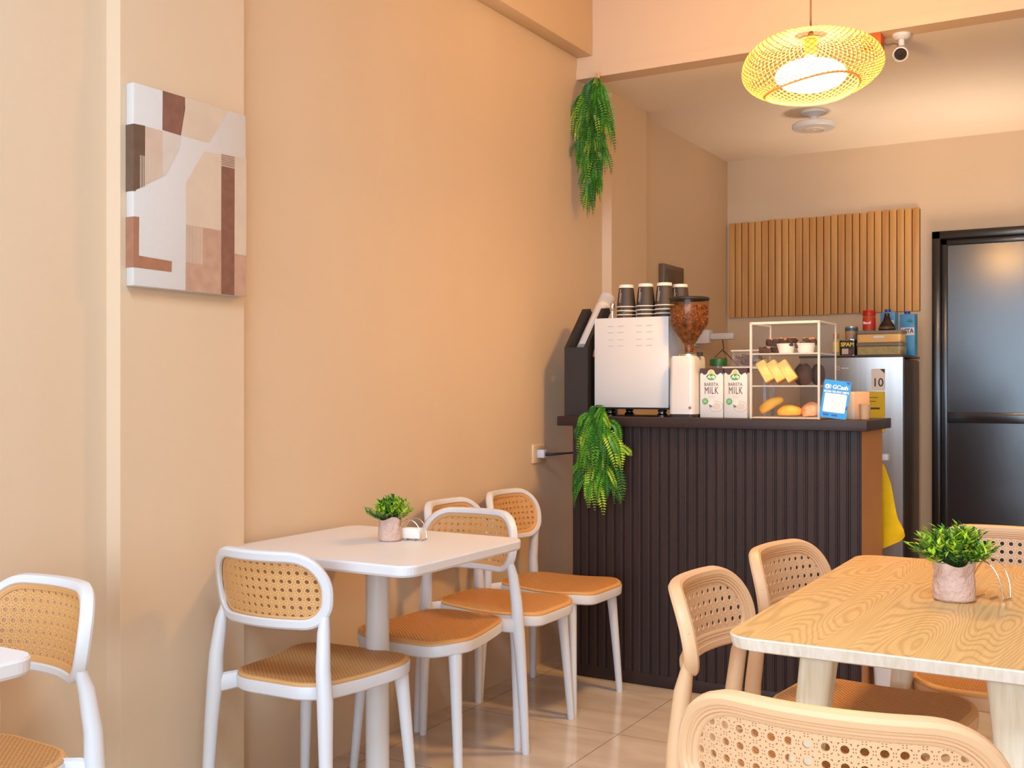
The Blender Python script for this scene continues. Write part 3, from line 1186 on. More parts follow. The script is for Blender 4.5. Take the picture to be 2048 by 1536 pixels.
# ------------------------------------------------------------------ wall socket with plug and cable
ws = thing('wall_socket', 'cream wall socket low on the left wall beside the counter', 'socket', (WX, 4.102, 0.915))
G().box(0, 0.008, -0.052, 0.052, -0.040, 0.040, bev=0.002).build('face_plate', mat('cream_plastic', rgb(226, 200, 160), 0.45), ws)
pl = thing('power_plug', 'white plug with black cable running from the socket behind the counter', 'plug', (WX + 0.008, 4.098, 0.915))
G().box(0, 0.034, -0.016, 0.016, -0.018, 0.018, bev=0.004).build('plug_body', WHITE, pl)
g = G().tube([(0.033, 0, -0.002), (0.06, 0.01, -0.002), (0.11, 0.06, 0.002), (0.16, 0.16, 0.004), (0.19, 0.34, 0.0)], [0.008, 0.006, 0.004, 0.004, 0.004], 8)
g.build('cable', BLACKP, pl)

# ------------------------------------------------------------------ cup-lid dispenser
ld = thing('lid_dispenser', 'black angular lid dispenser at the left end of the counter', 'dispenser', (-2.073, 4.10, CT))
g = G()
g.prism([(0.0, 0.0), (0.30, 0.0), (0.30, 0.25), (0.03, 0.25), (0.0, 0.29)], 'x', -0.055, 0.055)
g.build('case', BLACKP, ld)
for sx in (-0.0545, 0.0365):
    G().prism([(0.002, 0.24), (0.002, 0.292), (0.17, 0.464), (0.215, 0.468), (0.23, 0.45), (0.06, 0.275), (0.045, 0.24)], 'x', sx, sx + 0.018).build('side_arm', BLACKP, ld)
ls = thing('lid_sleeve', 'white sleeve of cup lids leaning back in the black dispenser', 'lids', (-2.073, 4.10, CT))
ax = Vector((0.0, 0.25, 0.26)).normalized()
M = Matrix.Translation((0.0, 0.085, 0.285)) @ ax.to_track_quat('Z', 'Y').to_matrix().to_4x4()
G().lathe([(0, 0), (0.033, 0), (0.0355, 0.004), (0.0355, 0.262), (0.032, 0.272), (0, 0.274)], 24, M=M).build('white_sleeve', mat('white_paper_sleeve', rgb(226, 220, 212), 0.5), ls)
g = G()
for i in range(7):
    g.lathe([(0.031, 0.2745 + i * 0.008), (0.034, 0.2775 + i * 0.008), (0.031, 0.282 + i * 0.008)], 20, M=M, cap=(i == 6))
g.build('clear_lids', FROST, ls)

VENT = mat('vent_grey', rgb(184, 181, 180), 0.6)
# ------------------------------------------------------------------ espresso machine
em = thing('espresso_machine', 'white boxy espresso machine on the counter carrying stacked paper cups', 'coffee machine', (-1.828, 4.12, CT))
g = G()
g.box(-0.168, 0.165, 0.0, 0.006, 0.037, 0.41, bev=0.002)
g.box(-0.164, 0.161, 0.006, 0.30, 0.045, 0.408, bev=0.006)
g.build('body', WHITE_M, em)
for cx_ in (-0.093, -0.047, 0.035, 0.082):
    for k in range(4):
        z = 0.375 - k * 0.026 - (0.004 if k > 1 else 0)
        G().box(cx_ - 0.013, cx_ + 0.013, -0.0012, 0.0005, z - 0.0011, z + 0.0011).build('vent', VENT, em)
for x in (-0.118, 0.118):
    for y in (0.05, 0.25):
        G().lathe([(0, 0), (0.022, 0), (0.023, 0.006), (0.016, 0.014), (0.016, 0.018), (0.020, 0.026), (0.013, 0.032), (0.013, 0.046), (0, 0.046)], 20, c=(x, y, 0)).build('foot', CHROME, em)
G().box(-0.155, 0.155, 0.02, 0.28, 0.030, 0.0445).build('drip_tray', BLACKP, em)
g = G().tube([(-0.092, 0.016, 0.408), (-0.092, 0.016, 0.440)], 0.0045, 8)
g.lathe([(0, 0.0), (0.006, 0.0), (0.010, 0.012), (0.011, 0.026), (0.007, 0.034), (0, 0.035)], 14, c=(-0.092, 0.016, 0.440))
g.build('tamper_knob', CHROME, em)
g = G()
for (xa, xb) in ((-0.038, 0.02),):
    g.tube([(xa, 0.012, 0.405), (xa, 0.012, 0.432), (xa + 0.004, 0.012, 0.436), (xb - 0.004, 0.012, 0.436), (xb, 0.012, 0.432), (xb, 0.012, 0.405)], 0.0016, 6)
g.build('cup_rail', CHROME, em)
G().tube([(-0.12, 0.29, 0.405), (-0.12, 0.29, 0.43), (0.15, 0.29, 0.43), (0.15, 0.29, 0.405)], 0.0016, 6).build('cup_rail', CHROME, em)

# paper cups: inverted and nested, three stacks at the front and three behind
CUPD = mat('dark_cup_paper', rgb(62, 54, 50), 0.55)
CUPW = mat('cup_rim_white', rgb(238, 228, 216), 0.5)


def cup_mesh():
    g = G()
    ro, rt, h = 0.0405, 0.0300, 0.096
    g.lathe([(ro + 0.002, 0.0), (ro + 0.003, 0.002), (ro + 0.002, 0.0042), (ro, 0.0045)], 28, mi=1, cap=False)
    g.lathe([(ro, 0.0045), (rt + 0.0014, h - 0.013)], 28, mi=0, cap=False)
    g.lathe([(rt + 0.0016, h - 0.013), (rt + 0.001, h), (rt - 0.002, h), (rt - 0.003, h - 0.006), (0, h - 0.006)], 28, mi=1, cap=False)
    g.lathe([(ro + 0.002, 0.0), (ro - 0.0006, 0.002), (rt - 0.0008, h - 0.007)], 28, mi=1, cap=False)
    for k in range(9):   # printed line of lettering too small to read, up the side
        z = 0.020 + k * 0.0065
        r_ = ro + (rt - ro) * (z / h) + 0.0014
        g.box(-0.0014, 0.0014, -0.0004, 0.0004, z, z + 0.0045, mi=1, M=Matrix.Rotation(R(-22), 4, 'Z') @ Matrix.Translation((0, -r_, 0)))
    return g


ORD = ['topmost', 'second from the top', 'third from the top', 'lowest']
cup0 = None
zt = CT + 0.4085
stacks = [(-1.900, 4.232, 4, 'left stack'), (-1.808, 4.226, 4, 'middle stack'), (-1.722, 4.222, 4, 'right stack'),
          (-1.853, 4.325, 4, 'rear stack behind left and middle cups'), (-1.763, 4.322, 4, 'rear stack behind middle and right cups'), (-1.690, 4.318, 4, 'rear right stack')]
for (x, y, n_, which) in stacks:
    for k in range(n_):
        z = zt + (n_ - 1 - k) * 0.0170
        if cup0 is None:
            cup0 = cup_mesh().build('paper_cup', [CUPD, CUPW])
            o = cup0
        else:
            o = cup0.copy()
            COL.objects.link(o)
        o.location = (x, y, z)
        o.rotation_euler = (0, 0, R(8 * k))
        tag(o, f'dark paper cup, {ORD[k]} in the {which}', 'cup', 'paper cups on the espresso machine')

# ------------------------------------------------------------------ coffee grinder and beans
gr = thing('coffee_grinder', 'white coffee grinder with a clear hopper of beans beside the espresso machine', 'coffee grinder', (-1.580, 4.135, CT))
g = G()
prof = rpoly([(-0.062, -0.070), (0.046, -0.070), (0.046, 0.085), (-0.062, 0.085)], 0.02, 5)
n = len(prof)
vs, fs = [], []
for z, s_ in ((0.014, 1.0), (0.10, 0.99), (0.20, 0.95), (0.238, 0.93), (0.246, 0.86)):
    vs += [(x * s_, y * s_, z) for x, y in prof]
for k in range(4):
    for i in range(n):
        j = (i + 1) % n
        fs.append((k * n + i, k * n + j, (k + 1) * n + j, (k + 1) * n + i))
fs.append([i for i in reversed(range(n))])
fs.append([4 * n + i for i in range(n)])
g.add(vs, fs, 0, True)
g.build('body', WHITE_M, gr)
g = G().prism([(x * 1.0, y * 1.0) for x, y in prof], 'z', 0, 0.014)
g.build('base', BLACKP, gr)
G().lathe([(0, 0), (0.006, 0), (0.005, 0.004), (0, 0.005)], 14, M=Matrix.Translation((0.030, -0.0690, 0.04)) @ Matrix.Rotation(R(90), 4, 'X')).build('button', mat('copper_button', rgb(180, 110, 80), 0.3, 0.6), gr)
G().lathe([(0, 0.244), (0.045, 0.244), (0.045, 0.254), (0.030, 0.258), (0, 0.258)], 28).build('collar', CHROME, gr)
G().box(0.035, 0.055, -0.01, 0.01, 0.2465, 0.262, bev=0.002).build('clamp', BLACKP, gr)
G().lathe([(0.020, 0.258), (0.020, 0.290), (0.026, 0.298), (0.076, 0.372), (0.079, 0.380), (0.079, 0.470), (0.077, 0.470), (0.077, 0.380), (0.074, 0.373), (0.024, 0.299), (0.018, 0.291), (0.018, 0.258)], 40, cap=False).build('hopper', HOPPER, gr)
G().lathe([(0, 0.4705), (0.079, 0.4705), (0.0815, 0.474), (0.0815, 0.479), (0.076, 0.483), (0, 0.485)], 40).build('lid', BLACKP, gr)
rd = random.Random(5)
g = G()
g.lathe([(0.0, 0.262), (0.015, 0.264), (0.016, 0.292), (0.066, 0.372), (0.070, 0.382), (0.070, 0.450), (0, 0.456)], 24, smooth=True)
for i in range(900):
    z = 0.268 + (0.448 - 0.268) * rd.random() ** 0.8
    if z < 0.30:
        rmax = 0.0165
    elif z < 0.376:
        rmax = 0.022 + (z - 0.30) / 0.076 * 0.048
    else:
        rmax = 0.0725
    a = rd.uniform(0, 2 * PI)
    r_ = rmax - rd.uniform(0.0, 0.004)
    bm = bmesh.new()
    bmesh.ops.create_icosphere(bm, subdivisions=1, radius=1)
    M = Matrix.Translation((r_ * math.cos(a), r_ * math.sin(a), z)) @ Euler((rd.uniform(0, 6), rd.uniform(0, 6), rd.uniform(0, 6))).to_matrix().to_4x4() @ Matrix.Diagonal((0.0056, 0.0040, 0.0030, 1))
    g.bm(bm, 0, True, M)
bo = g.build('coffee_beans', BEAN)
bo.location = (-1.580, 4.135, CT)
tag(bo, 'roasted coffee beans filling the clear grinder hopper', 'coffee beans', kind='stuff')


# ------------------------------------------------------------------ milk cartons
def carton():
    t = thing('milk_carton', 'x', 'milk carton')
    g = G()
    w, d, h = 0.0475, 0.062, 0.196
    g.box(-w, w, 0, d, 0, h, bev=0.0015)
    g.build('box', CARD, t)
    g = G()
    edge = [(-w, h - 0.019)]
    for k in range(13):
        x = -w + 2 * w * k / 12
        edge.append((x, h - 0.022 + 0.005 * math.sin(k * 1.9) + (0.004 if 4 < k < 8 else 0)))
    poly = [(w, h + 0.0004), (-w, h + 0.0004)] + edge[1:]
    g.prism(poly, 'y', -0.0006, 0.001)
    g.box(-w - 0.0004, w + 0.0004, 0.0005, d + 0.0004, h - 0.018, h + 0.0005)
    g.build('brown_top', INK, t)
    g = G()
    g.lathe([(0, 0), (0.0155, 0), (0.0155, 0.0006), (0, 0.0006)], 24, mi=0, M=Matrix.Translation((-0.001, -0.0002, h - 0.020)) @ Matrix.Rotation(R(90), 4, 'X'))
    g.lathe([(0, 0), (0.009, 0), (0.009, 0.0004), (0, 0.0004)], 12, mi=1, M=Matrix.Translation((-0.001, -0.0006, h - 0.016)) @ Matrix.Rotation(R(90), 4, 'X'))
    Mo = Matrix.Translation((-0.001, -0.0008, h - 0.034)) @ Matrix.Diagonal((1, 1, 0.62, 1)) @ Matrix.Rotation(R(90), 4, 'X')
    g.lathe([(0, 0), (0.0195, 0), (0.0195, 0.0005), (0, 0.0005)], 28, mi=2, M=Mo)
    g.build('emblem', [CARD, mat('sun_yellow', rgb(240, 196, 110), 0.6), mat('emblem_green', rgb(60, 150, 66), 0.5)], t)
    text('brand_lettering', 'Arla', (-0.001, -0.0016, h - 0.034), 0.0195, WINK, t, bold=0.0005, sx=0.95, shear=0.2)
    text('small_lettering', 'BARISTA', (-0.001, -0.0006, h - 0.064), 0.0185, INK, t, sx=0.80, space=1.05)
    text('large_lettering', 'MILK', (0.0, -0.0006, h - 0.089), 0.040, INK, t, sx=0.60, space=1.15)
    g = G()
    g.box(-0.012, 0.012, -0.0006, 0.0002, h - 0.114, h - 0.111)
    g.build('fine_print', mat('pale_print', rgb(206, 196, 190), 0.6), t)
    g = G()
    g.lathe([(0, 0), (0.0125, 0), (0.0125, 0.0006), (0, 0.0006)], 20, M=Matrix.Translation((-0.026, -0.0006, h - 0.131)) @ Matrix.Rotation(R(90), 4, 'X'))
    for k in range(3):
        g.box(-0.033, -0.019, -0.0014, -0.0011, h - 0.127 - k * 0.0045, h - 0.1255 - k * 0.0045, mi=1)
    g.build('green_badge', [mat('badge_green', rgb(76, 164, 92), 0.5), CARD], t)
    # printed cup and jug
    g = G()
    Mc = Matrix.Translation((0.020, -0.0004, h - 0.150)) @ Matrix.Diagonal((1, 1, 0.72, 1)) @ Matrix.Rotation(R(90), 4, 'X')
    for i, (r_, mi) in enumerate(((0.0275, 0), (0.025, 1), (0.019, 2))):
        c = Matrix.Translation((0, -0.0003 * i, 0))
        pts = [(max(-0.0475, min(0.0265, r_ * math.cos(2 * PI * q / 32))), r_ * math.sin(2 * PI * q / 32)) for q in range(32)]
        g.prism([(p[0] + 0.020, p[1] * 0.75 + h - 0.151) for p in pts], 'y', -0.0004 - 0.0003 * i, 0.0002, mi)
    g.prism([(-0.012, h - 0.142), (0.004, h - 0.150), (0.016, h - 0.136), (0.002, h - 0.122)], 'y', -0.0017, 0.0, 1)
    g.prism([(-0.008, h - 0.143), (0.004, h - 0.149), (0.002, h - 0.155), (-0.008, h - 0.152)], 'y', -0.0019, 0.0, 3)
    g.build('printed_picture', [mat('print_grey', rgb(178, 168, 164), 0.6), mat('print_white', rgb(224, 220, 218), 0.6), mat('print_cream', rgb(206, 196, 190), 0.6), mat('print_taupe', rgb(120, 104, 98), 0.6)], t)
    return t


mc = carton()
mc['label'] = 'white milk carton on the counter, next to the coffee grinder'
mc['group'] = 'milk cartons'
mc.location = (-1.481, 4.12, CT)
dup(mc, (-1.382, 4.12, CT), R(-2), 'white milk carton on the counter, next to the pastry case', 'milk cartons')

# ------------------------------------------------------------------ pastry case
pcx, pcy = -1.183, 4.10
cs = thing('pastry_case', 'clear acrylic three tier pastry case on the right of the counter', 'display case', (pcx, pcy, CT))
hw, dp, hh = 0.134, 0.26, 0.372
tk = 0.004
g = G()
g.box(-hw, hw, 0, tk, 0, hh)
g.box(-hw, -hw + tk, 0, dp, 0, hh)
g.box(hw - tk, hw, 0, dp, 0, hh)
g.box(-hw, hw, 0, dp, hh - tk, hh)
g.box(-hw, hw, dp - tk, dp, 0, hh)
g.build('acrylic_box', CLEAR, cs)
g = G()
for x in (-hw + 0.003, hw - 0.003):
    g.box(x - 0.004, x + 0.004, -0.0015, 0.006, 0, hh)
    g.box(x - 0.0025, x + 0.0025, dp - 0.005, dp + 0.001, 0, hh)
for z in (hh - 0.004,):
    g.box(-hw, hw, -0.0015, 0.005, z - 0.004, z + 0.005)
    g.box(hw - 0.005, hw + 0.001, 0.005, dp, z - 0.002, z + 0.005)
    g.box(-hw - 0.001, -hw + 0.005, 0.005, dp, z - 0.002, z + 0.005)
g.build('edges', CLEARE, cs)
for z in (0.004, 0.126, 0.250):
    g = G()
    g.box(-hw + 0.005, hw - 0.005, 0.006, dp - 0.006, z - 0.003, z + 0.002)
    g.build('shelf', mat('shelf_white', rgb(226, 214, 202), 0.5) if z < 0.01 else CLEARE, cs)
Z1, Z2, Z3 = CT + 0.0062, CT + 0.1282, CT + 0.2522


def rough_lump(g, c, sx, sy, sz, seed, mi=0, sub=3, amp=0.18):
    bm = bmesh.new()
    bmesh.ops.create_cube(bm, size=2)
    bmesh.ops.subdivide_edges(bm, edges=bm.edges, cuts=sub, use_grid_fill=True)
    for v in bm.verts:
        q = v.co.normalized() * 1.15
        v.co = v.co.lerp(q, 0.35) * (1 + amp * noise.noise(v.co * 1.7 + Vector((seed, seed * 2, 0))))
        v.co = Vector((v.co.x * sx, v.co.y * sy, v.co.z * sz)) + Vector(c)
    g.bm(bm, mi, False)


def brownie(name, label, loc, s, seed, rot):
    g = G()
    rough_lump(g, (0, 0, s * 0.62), s, s * 0.8, s * 0.52, seed)
    rd = random.Random(seed)
    for k in range(9):
        x, y = rd.uniform(-0.8, 0.8) * s, rd.uniform(-0.75, 0.4) * s
        rough_lump(g, (x, y, s * 1.06 + rd.uniform(-0.1, 0.1) * s), s * 0.17, s * 0.14, s * 0.12, k + seed, 1, 1)
    o = g.build(name, [CHOC, NUT])
    o.location = loc
    o.rotation_euler = (R(rot[0]), R(rot[1]), R(rot[2]))
    return tag(o, label, 'brownie', 'brownies on the top shelf of the case')


xl, yb = pcx, pcy
brownie('brownie', 'nut topped brownie lying at the left of the top shelf of the pastry case', (xl - 0.094, yb + 0.07, Z3), 0.024, 1, (0, 0, 10))
brownie('brownie', 'nut topped brownie on the top shelf, touching the left white bowl', (xl - 0.046, yb + 0.075, Z3), 0.022, 2, (0, 0, -20))
brownie('brownie', 'nut topped brownie stacked over the two left ones on the top shelf', (xl - 0.066, yb + 0.074, Z3 + 0.027), 0.026, 3, (0, 0, 25))
BOWL = mat('white_bowl_paper', rgb(240, 236, 230), 0.5)
bowls = []
for i, (bx, by, lb) in enumerate(((-0.012, 0.07, 'white paper bowl of brownies in the middle of the top shelf'), (0.064, 0.07, 'white paper bowl of brownies at the right of the top shelf'))):
    g = G().lathe([(0, 0.001), (0.026, 0.001), (0.029, 0.004), (0.036, 0.034), (0.0385, 0.036), (0.0375, 0.0375), (0.034, 0.034), (0.027, 0.006), (0, 0.005)], 28)
    o = g.build('paper_bowl', BOWL)
    o.location = (xl + bx, yb + by, Z3)
    tag(o, lb, 'bowl', 'white paper bowls in the pastry case')
brownie('brownie', 'nut covered brownie heaped in the middle white bowl', (xl - 0.006, yb + 0.07, Z3 + 0.022), 0.032, 5, (0, 0, -15))
brownie('brownie', 'nut covered brownie lying low in the right white bowl', (xl + 0.048, yb + 0.066, Z3 + 0.017), 0.022, 6, (0, 0, 5))
brownie('brownie', 'plain dark brownie block standing in the right white bowl', (xl + 0.076, yb + 0.078, Z3 + 0.028), 0.026, 9, (0, 0, 8))

for i in range(3):   # leaning loaf slices
    g = G()
    g.box(-0.020, 0.020, -0.020, 0.020, -0.045, 0.045, bev=0.006, mi=0)
    g.box(-0.0206, 0.0206, -0.0206, 0.0206, -0.0456, -0.036, bev=0.006, mi=1)
    o = g.build('cake_bar', [CAKE, CRUST])
    o.location = (xl - 0.088 + i * 0.043, yb + 0.055, Z2 + 0.0545)
    o.rotation_euler = (0, R(-30 - i * 1.5), R(4))
    tag(o, ['yellow butter cake bar at the left of the middle shelf', 'yellow butter cake bar in the centre of the leaning three', 'yellow butter cake bar next to the chocolate muffins'][i], 'cake', 'butter cake bars on the middle shelf')
for i, (mx_, my, mz, lb) in enumerate(((0.034, 0.125, 0.0, 'dark chocolate muffin next to the yellow cake bars'), (0.066, 0.070, 0.0, 'dark chocolate muffin in the centre of the muffin row'), (0.100, 0.125, 0.0, 'dark chocolate muffin at the right end of the middle shelf'))):
    bm = bmesh.new()
    bmesh.ops.create_uvsphere(bm, u_segments=20, v_segments=12, radius=1)
    for v in bm.verts:
        v.co *= 1 + 0.1 * noise.noise(v.co * 2 + Vector((i, 0, 0)))
        z = v.co.z
        v.co = Vector((v.co.x * 0.0275, v.co.y * 0.026, (z + 1) * 0.042 if z > 0 else 0.042 * (1 + z)))
    g = G().bm(bm, 0, True)
    o = g.build('chocolate_muffin', CHOC)
    o.location = (xl + mx_ - 0.004, yb + my, Z2 + mz)
    tag(o, lb, 'muffin', 'chocolate muffins on the middle shelf')


def bun(label, loc, sx, sy, sz, rot, m, seed):
    bm = bmesh.new()
    bmesh.ops.create_uvsphere(bm, u_segments=24, v_segments=14, radius=1)
    for v in bm.verts:
        k = 1 + 0.10 * noise.noise(v.co * 1.6 + Vector((seed, 0, 0)))
        v.co = Vector((v.co.x * sx * k, v.co.y * sy * k, (v.co.z if v.co.z > -0.5 else -0.5 - (v.co.z + 0.5) * -0.2) * sz * k))
    o = G().bm(bm, 0, True).build('bread_roll', m)
    o.location = loc
    o.rotation_euler = tuple(R(a) for a in rot)
    return tag(o, label, 'bread', 'bread rolls on the lowest shelf')


bun('long golden bread roll leaning up at the left of the lowest shelf', (xl - 0.076, yb + 0.085, Z1 + 0.044), 0.054, 0.028, 0.026, (0, -30, 10), BREAD, 1)
bun('flat golden bread roll in the middle of the lowest shelf', (xl + 0.004, yb + 0.06, Z1 + 0.020), 0.048, 0.03, 0.026, (0, -2, -4), BREAD, 4)
bun('glazed pinkish bread bun at the right of the lowest shelf', (xl + 0.084, yb + 0.075, Z1 + 0.023), 0.038, 0.034, 0.034, (0, -8, 20), BREAD_P, 7)

# ------------------------------------------------------------------ payment sign and boxes
SG = thing('payment_sign', 'bright blue standing payment sign at the right end of the counter', 'sign', (-0.983, 4.065, CT), R(0))
SG.rotation_euler = (R(-9), R(7), R(4))
SG.location = (-0.992, 4.062, CT + 0.0062)
g = G()
sw, sh = 0.049, 0.142
g.prism(rpoly([(-sw, 0), (sw, 0), (sw, sh), (-sw, sh)], 0.005, 4), 'y', 0.0, 0.003)
g.build('board', BLUE, SG)
G().prism(rpoly([(-0.040, 0.022), (0.040, 0.022), (0.040, 0.092), (-0.040, 0.092)], 0.004, 4), 'y', -0.0006, 0.001).build('white_panel', WINK, SG)
g = G()
g.prism([(0.030, sh - 0.003), (0.044, sh - 0.002), (0.046, sh - 0.010), (0.036, sh - 0.012)], 'y', -0.0004, 0.001)
g.prism([(0.041, 0.048), (0.047, 0.050), (0.047, 0.036), (0.041, 0.034)], 'y', -0.0004, 0.001)
g.box(-0.037, -0.016, -0.0004, 0.001, 0.008, 0.015)
g.box(-0.006, 0.015, -0.0004, 0.001, 0.008, 0.015)
g.build('blue_marks', BLUE_D, SG)
g = G()
g.lathe([(0.004, 0), (0.0088, 0), (0.0088, 0.0005), (0.004, 0.0005)], 20, M=Matrix.Translation((-0.035, -0.0002, 0.117)) @ Matrix.Rotation(R(90), 4, 'X'), cap=False)
g.box(-0.035, -0.028, -0.0006, 0.0, 0.1155, 0.1185)
for a in (-0.6, -0.3, 0, 0.3, 0.6):
    g.box(-0.0008, 0.0008, -0.0006, 0, -0.002, 0.002, M=Matrix.Translation((-0.035 + 0.0125 * math.cos(a), 0, 0.117 + 0.0125 * math.sin(a))) @ Matrix.Rotation(-a, 4, 'Y'))
g.build('logo', WINK, SG)
text('brand_lettering', 'GCash', (0.012, -0.0004, 0.1165), 0.021, WINK, SG, bold=0.0006, sx=0.98)
text('small_lettering', 'SCAN TO PAY HERE', (0.0, -0.0004, 0.0985), 0.0105, WINK, SG, bold=0.0004, sx=0.95)
bx = thing('cardboard_box', 'plain white-fronted kraft box behind the payment sign on the counter', 'box', (-0.935, 4.20, CT), R(-38))
G().box(-0.03, 0.03, -0.035, 0.035, 0, 0.104, bev=0.001).build('carton', [CARD, KRAFT], bx)
for p in bx.children[0].data.polygons:
    if p.normal.x > 0.3 or p.normal.z > 0.6:
        p.material_index = 1
tag(G().lathe([(0, 0.001), (0.016, 0.001), (0.017, 0.003), (0.021, 0.056), (0.0225, 0.058), (0.021, 0.0585), (0.0165, 0.005), (0, 0.004)], 22, c=(-0.893, 4.145, CT)).build('sample_cup', KRAFT),
    'small kraft cup beside the box at the right counter end', 'cup')

# ------------------------------------------------------------------ things behind the counter row
tr = G()
tr.box(-1.50, -1.31, 4.30, 4.43, CT + 0.195, CT + 0.206, bev=0.002)
sl = thing('raised_tray', 'narrow white raised tray just behind the milk cartons', 'tray', (0, 0, 0))
tr.build('deck', WHITE_T, sl)
for x in (-1.492, -1.322):
    for y in (4.31, 4.42):
        G().box(x - 0.006, x + 0.006, y - 0.006, y + 0.006, CT, CT + 0.196).build('leg', WHITE_T, sl)
jr = thing('glass_jar', 'glass jar with a green lid behind the milk cartons', 'jar', (-1.545, 4.385, CT))
G().lathe([(0, 0.0), (0.034, 0), (0.036, 0.004), (0.036, 0.19), (0.033, 0.21), (0.033, 0.222), (0.031, 0.222), (0.031, 0.20), (0.033, 0.188), (0.033, 0.005), (0, 0.004)], 24).build('glass', GLASS, jr)
G().lathe([(0.034, 0.212), (0.0365, 0.212), (0.0365, 0.236), (0.034, 0.240), (0, 0.240), (0, 0.236), (0.033, 0.236)], 24, cap=False).build('lid', GREENLID, jr)
cb = thing('storage_box', 'clear storage box of dark red contents on the raised white tray', 'storage box', (-1.405, 4.365, CT + 0.2065))
G().box(-0.058, 0.058, -0.055, 0.055, 0, 0.060, bev=0.004).build('box', clear_mat('box_clear', (0.9, 0.85, 0.8, 1), 0.15, 0.1), cb)
G().box(-0.061, 0.061, -0.058, 0.058, 0.0605, 0.068, bev=0.003).build('lid', CLEARE, cb)
rd = random.Random(2)
g = G()
for i in range(40):
    rough_lump(g, (rd.uniform(-0.045, 0.045), rd.uniform(-0.042, 0.042), 0.010 + rd.random() * 0.036), 0.008, 0.008, 0.006, i, 0, 1)
o = g.build('dark_red_sweets', mat('dark_red_wrapper', rgb(92, 30, 30), 0.4))
o.location = (-1.405, 4.365, CT + 0.2065)
tag(o, 'dark red packets heaped in the clear storage box', 'packets', kind='stuff')

# charger and socket on the far left wall
cs2 = thing('wall_charger', 'white plug adapter and stick charger on the wall behind the grinder', 'charger', (WX, 6.03, 1.485))
G().box(0, 0.008, -0.06, 0.06, -0.045, 0.055, bev=0.002).build('wall_plate', WHITE, cs2)
G().box(0.008, 0.09, -0.04, 0.04, -0.03, 0.05, bev=0.006).build('adapter', WHITE, cs2)
G().box(0.09, 0.23, -0.018, 0.018, -0.008, 0.03, bev=0.008).build('stick', WHITE, cs2)
G().tube([(0.16, 0, -0.008), (0.17, -0.01, -0.06), (0.12, -0.02, -0.11), (0.19, -0.02, -0.12), (0.17, -0.02, -0.07), (0.24, -0.02, -0.14), (0.30, -0.02, -0.20)], 0.003, 6).build('cable', BLACKP, cs2)
bp = thing('breaker_panel', 'dark grey flat panel box on the wall behind the cup stacks', 'panel box', (WX, 5.60, 1.74))
G().box(0, 0.035, -0.145, 0.145, -0.13, 0.13, bev=0.006).build('case', mat('grey_case', rgb(104, 90, 76), 0.45), bp)
G().box(0.0352, 0.041, -0.12, 0.12, -0.105, 0.105, bev=0.003).build('cover', mat('grey_cover', rgb(78, 68, 60), 0.3), bp)

# ------------------------------------------------------------------ fridge and the things on top
fr = thing('refrigerator', 'small stainless steel refrigerator against the back wall beside the black door', 'refrigerator', (-1.375, 6.27, 0))
g = G()
g.box(-0.275, 0.275, -0.20, 0.24, 0.03, 1.355, bev=0.012)
g.build('body', FRSIDE, fr)
g = G()
vs, fs = [], []
pf = [(-0.274, -0.205)] + [(-0.274 + 0.548 * k / 14, -0.252 - 0.02 * math.sin(PI * k / 14)) for k in range(15)] + [(0.274, -0.205)]
g.prism(pf, 'z', 0.05, 1.362, smooth=True)
g.build('door', STEEL, fr, auto=0.5)
g = G()
g.box(-0.278, 0.278, -0.265, 0.245, 1.3625, 1.375, bev=0.005)
g.build('top_cap', FRSIDE, fr)
g = G()
for x in (-0.23, 0.23):
    g.box(x - 0.02, x + 0.02, -0.18, 0.2, 0.0, 0.0295)
g.build('feet', BLACKP, fr)
g = G()
g.lathe([(0.008, 0), (0.010, 0), (0.010, 0.0006), (0.008, 0.0006)], 20, M=Matrix.Translation((-0.06, -0.2726, 1.305)) @ Matrix.Rotation(R(90), 4, 'X'), cap=False)
for k in range(3):
    g.box(-0.04 + k * 0.014, -0.032 + k * 0.014, -0.2735, -0.272, 1.302, 1.308)
g.build('logo', WINK, fr)
g = G()
g.box(0.115, 0.185, -0.268, -0.2555, 1.185, 1.30)
st = g.build('white_sticker', CARD, fr)
text('sticker_numeral', '10', (0.150, -0.2685, 1.225), 0.062, INK, st, sx=0.95, bold=0.0008)
G().prism([(0.160, 1.299), (0.1845, 1.275), (0.1845, 1.299)], 'y', -0.2684, -0.266).build('sticker_corner', INK, st)
g = G()
g.box(0.012, 0.185, -0.2715, -0.256, 0.96, 1.178)
yl = g.build('yellow_energy_label', mat('label_yellow', rgb(206, 178, 10), 0.5), fr)
g = G()
g.box(0.035, 0.160, -0.2722, -0.271, 1.083, 1.093)
for k, (a, b) in enumerate(((0.04, 0.15), (0.05, 0.14), (0.045, 0.12), (0.06, 0.11), (0.06, 0.11))):
    z = (1.145, 1.125, 1.108, 1.05, 1.035)[k]
    g.box(a, b, -0.2722, -0.271, z, z + 0.003)
g.build('label_print', INK, yl)

FT = 1.3755
FX, FYY = -1.375, 6.27


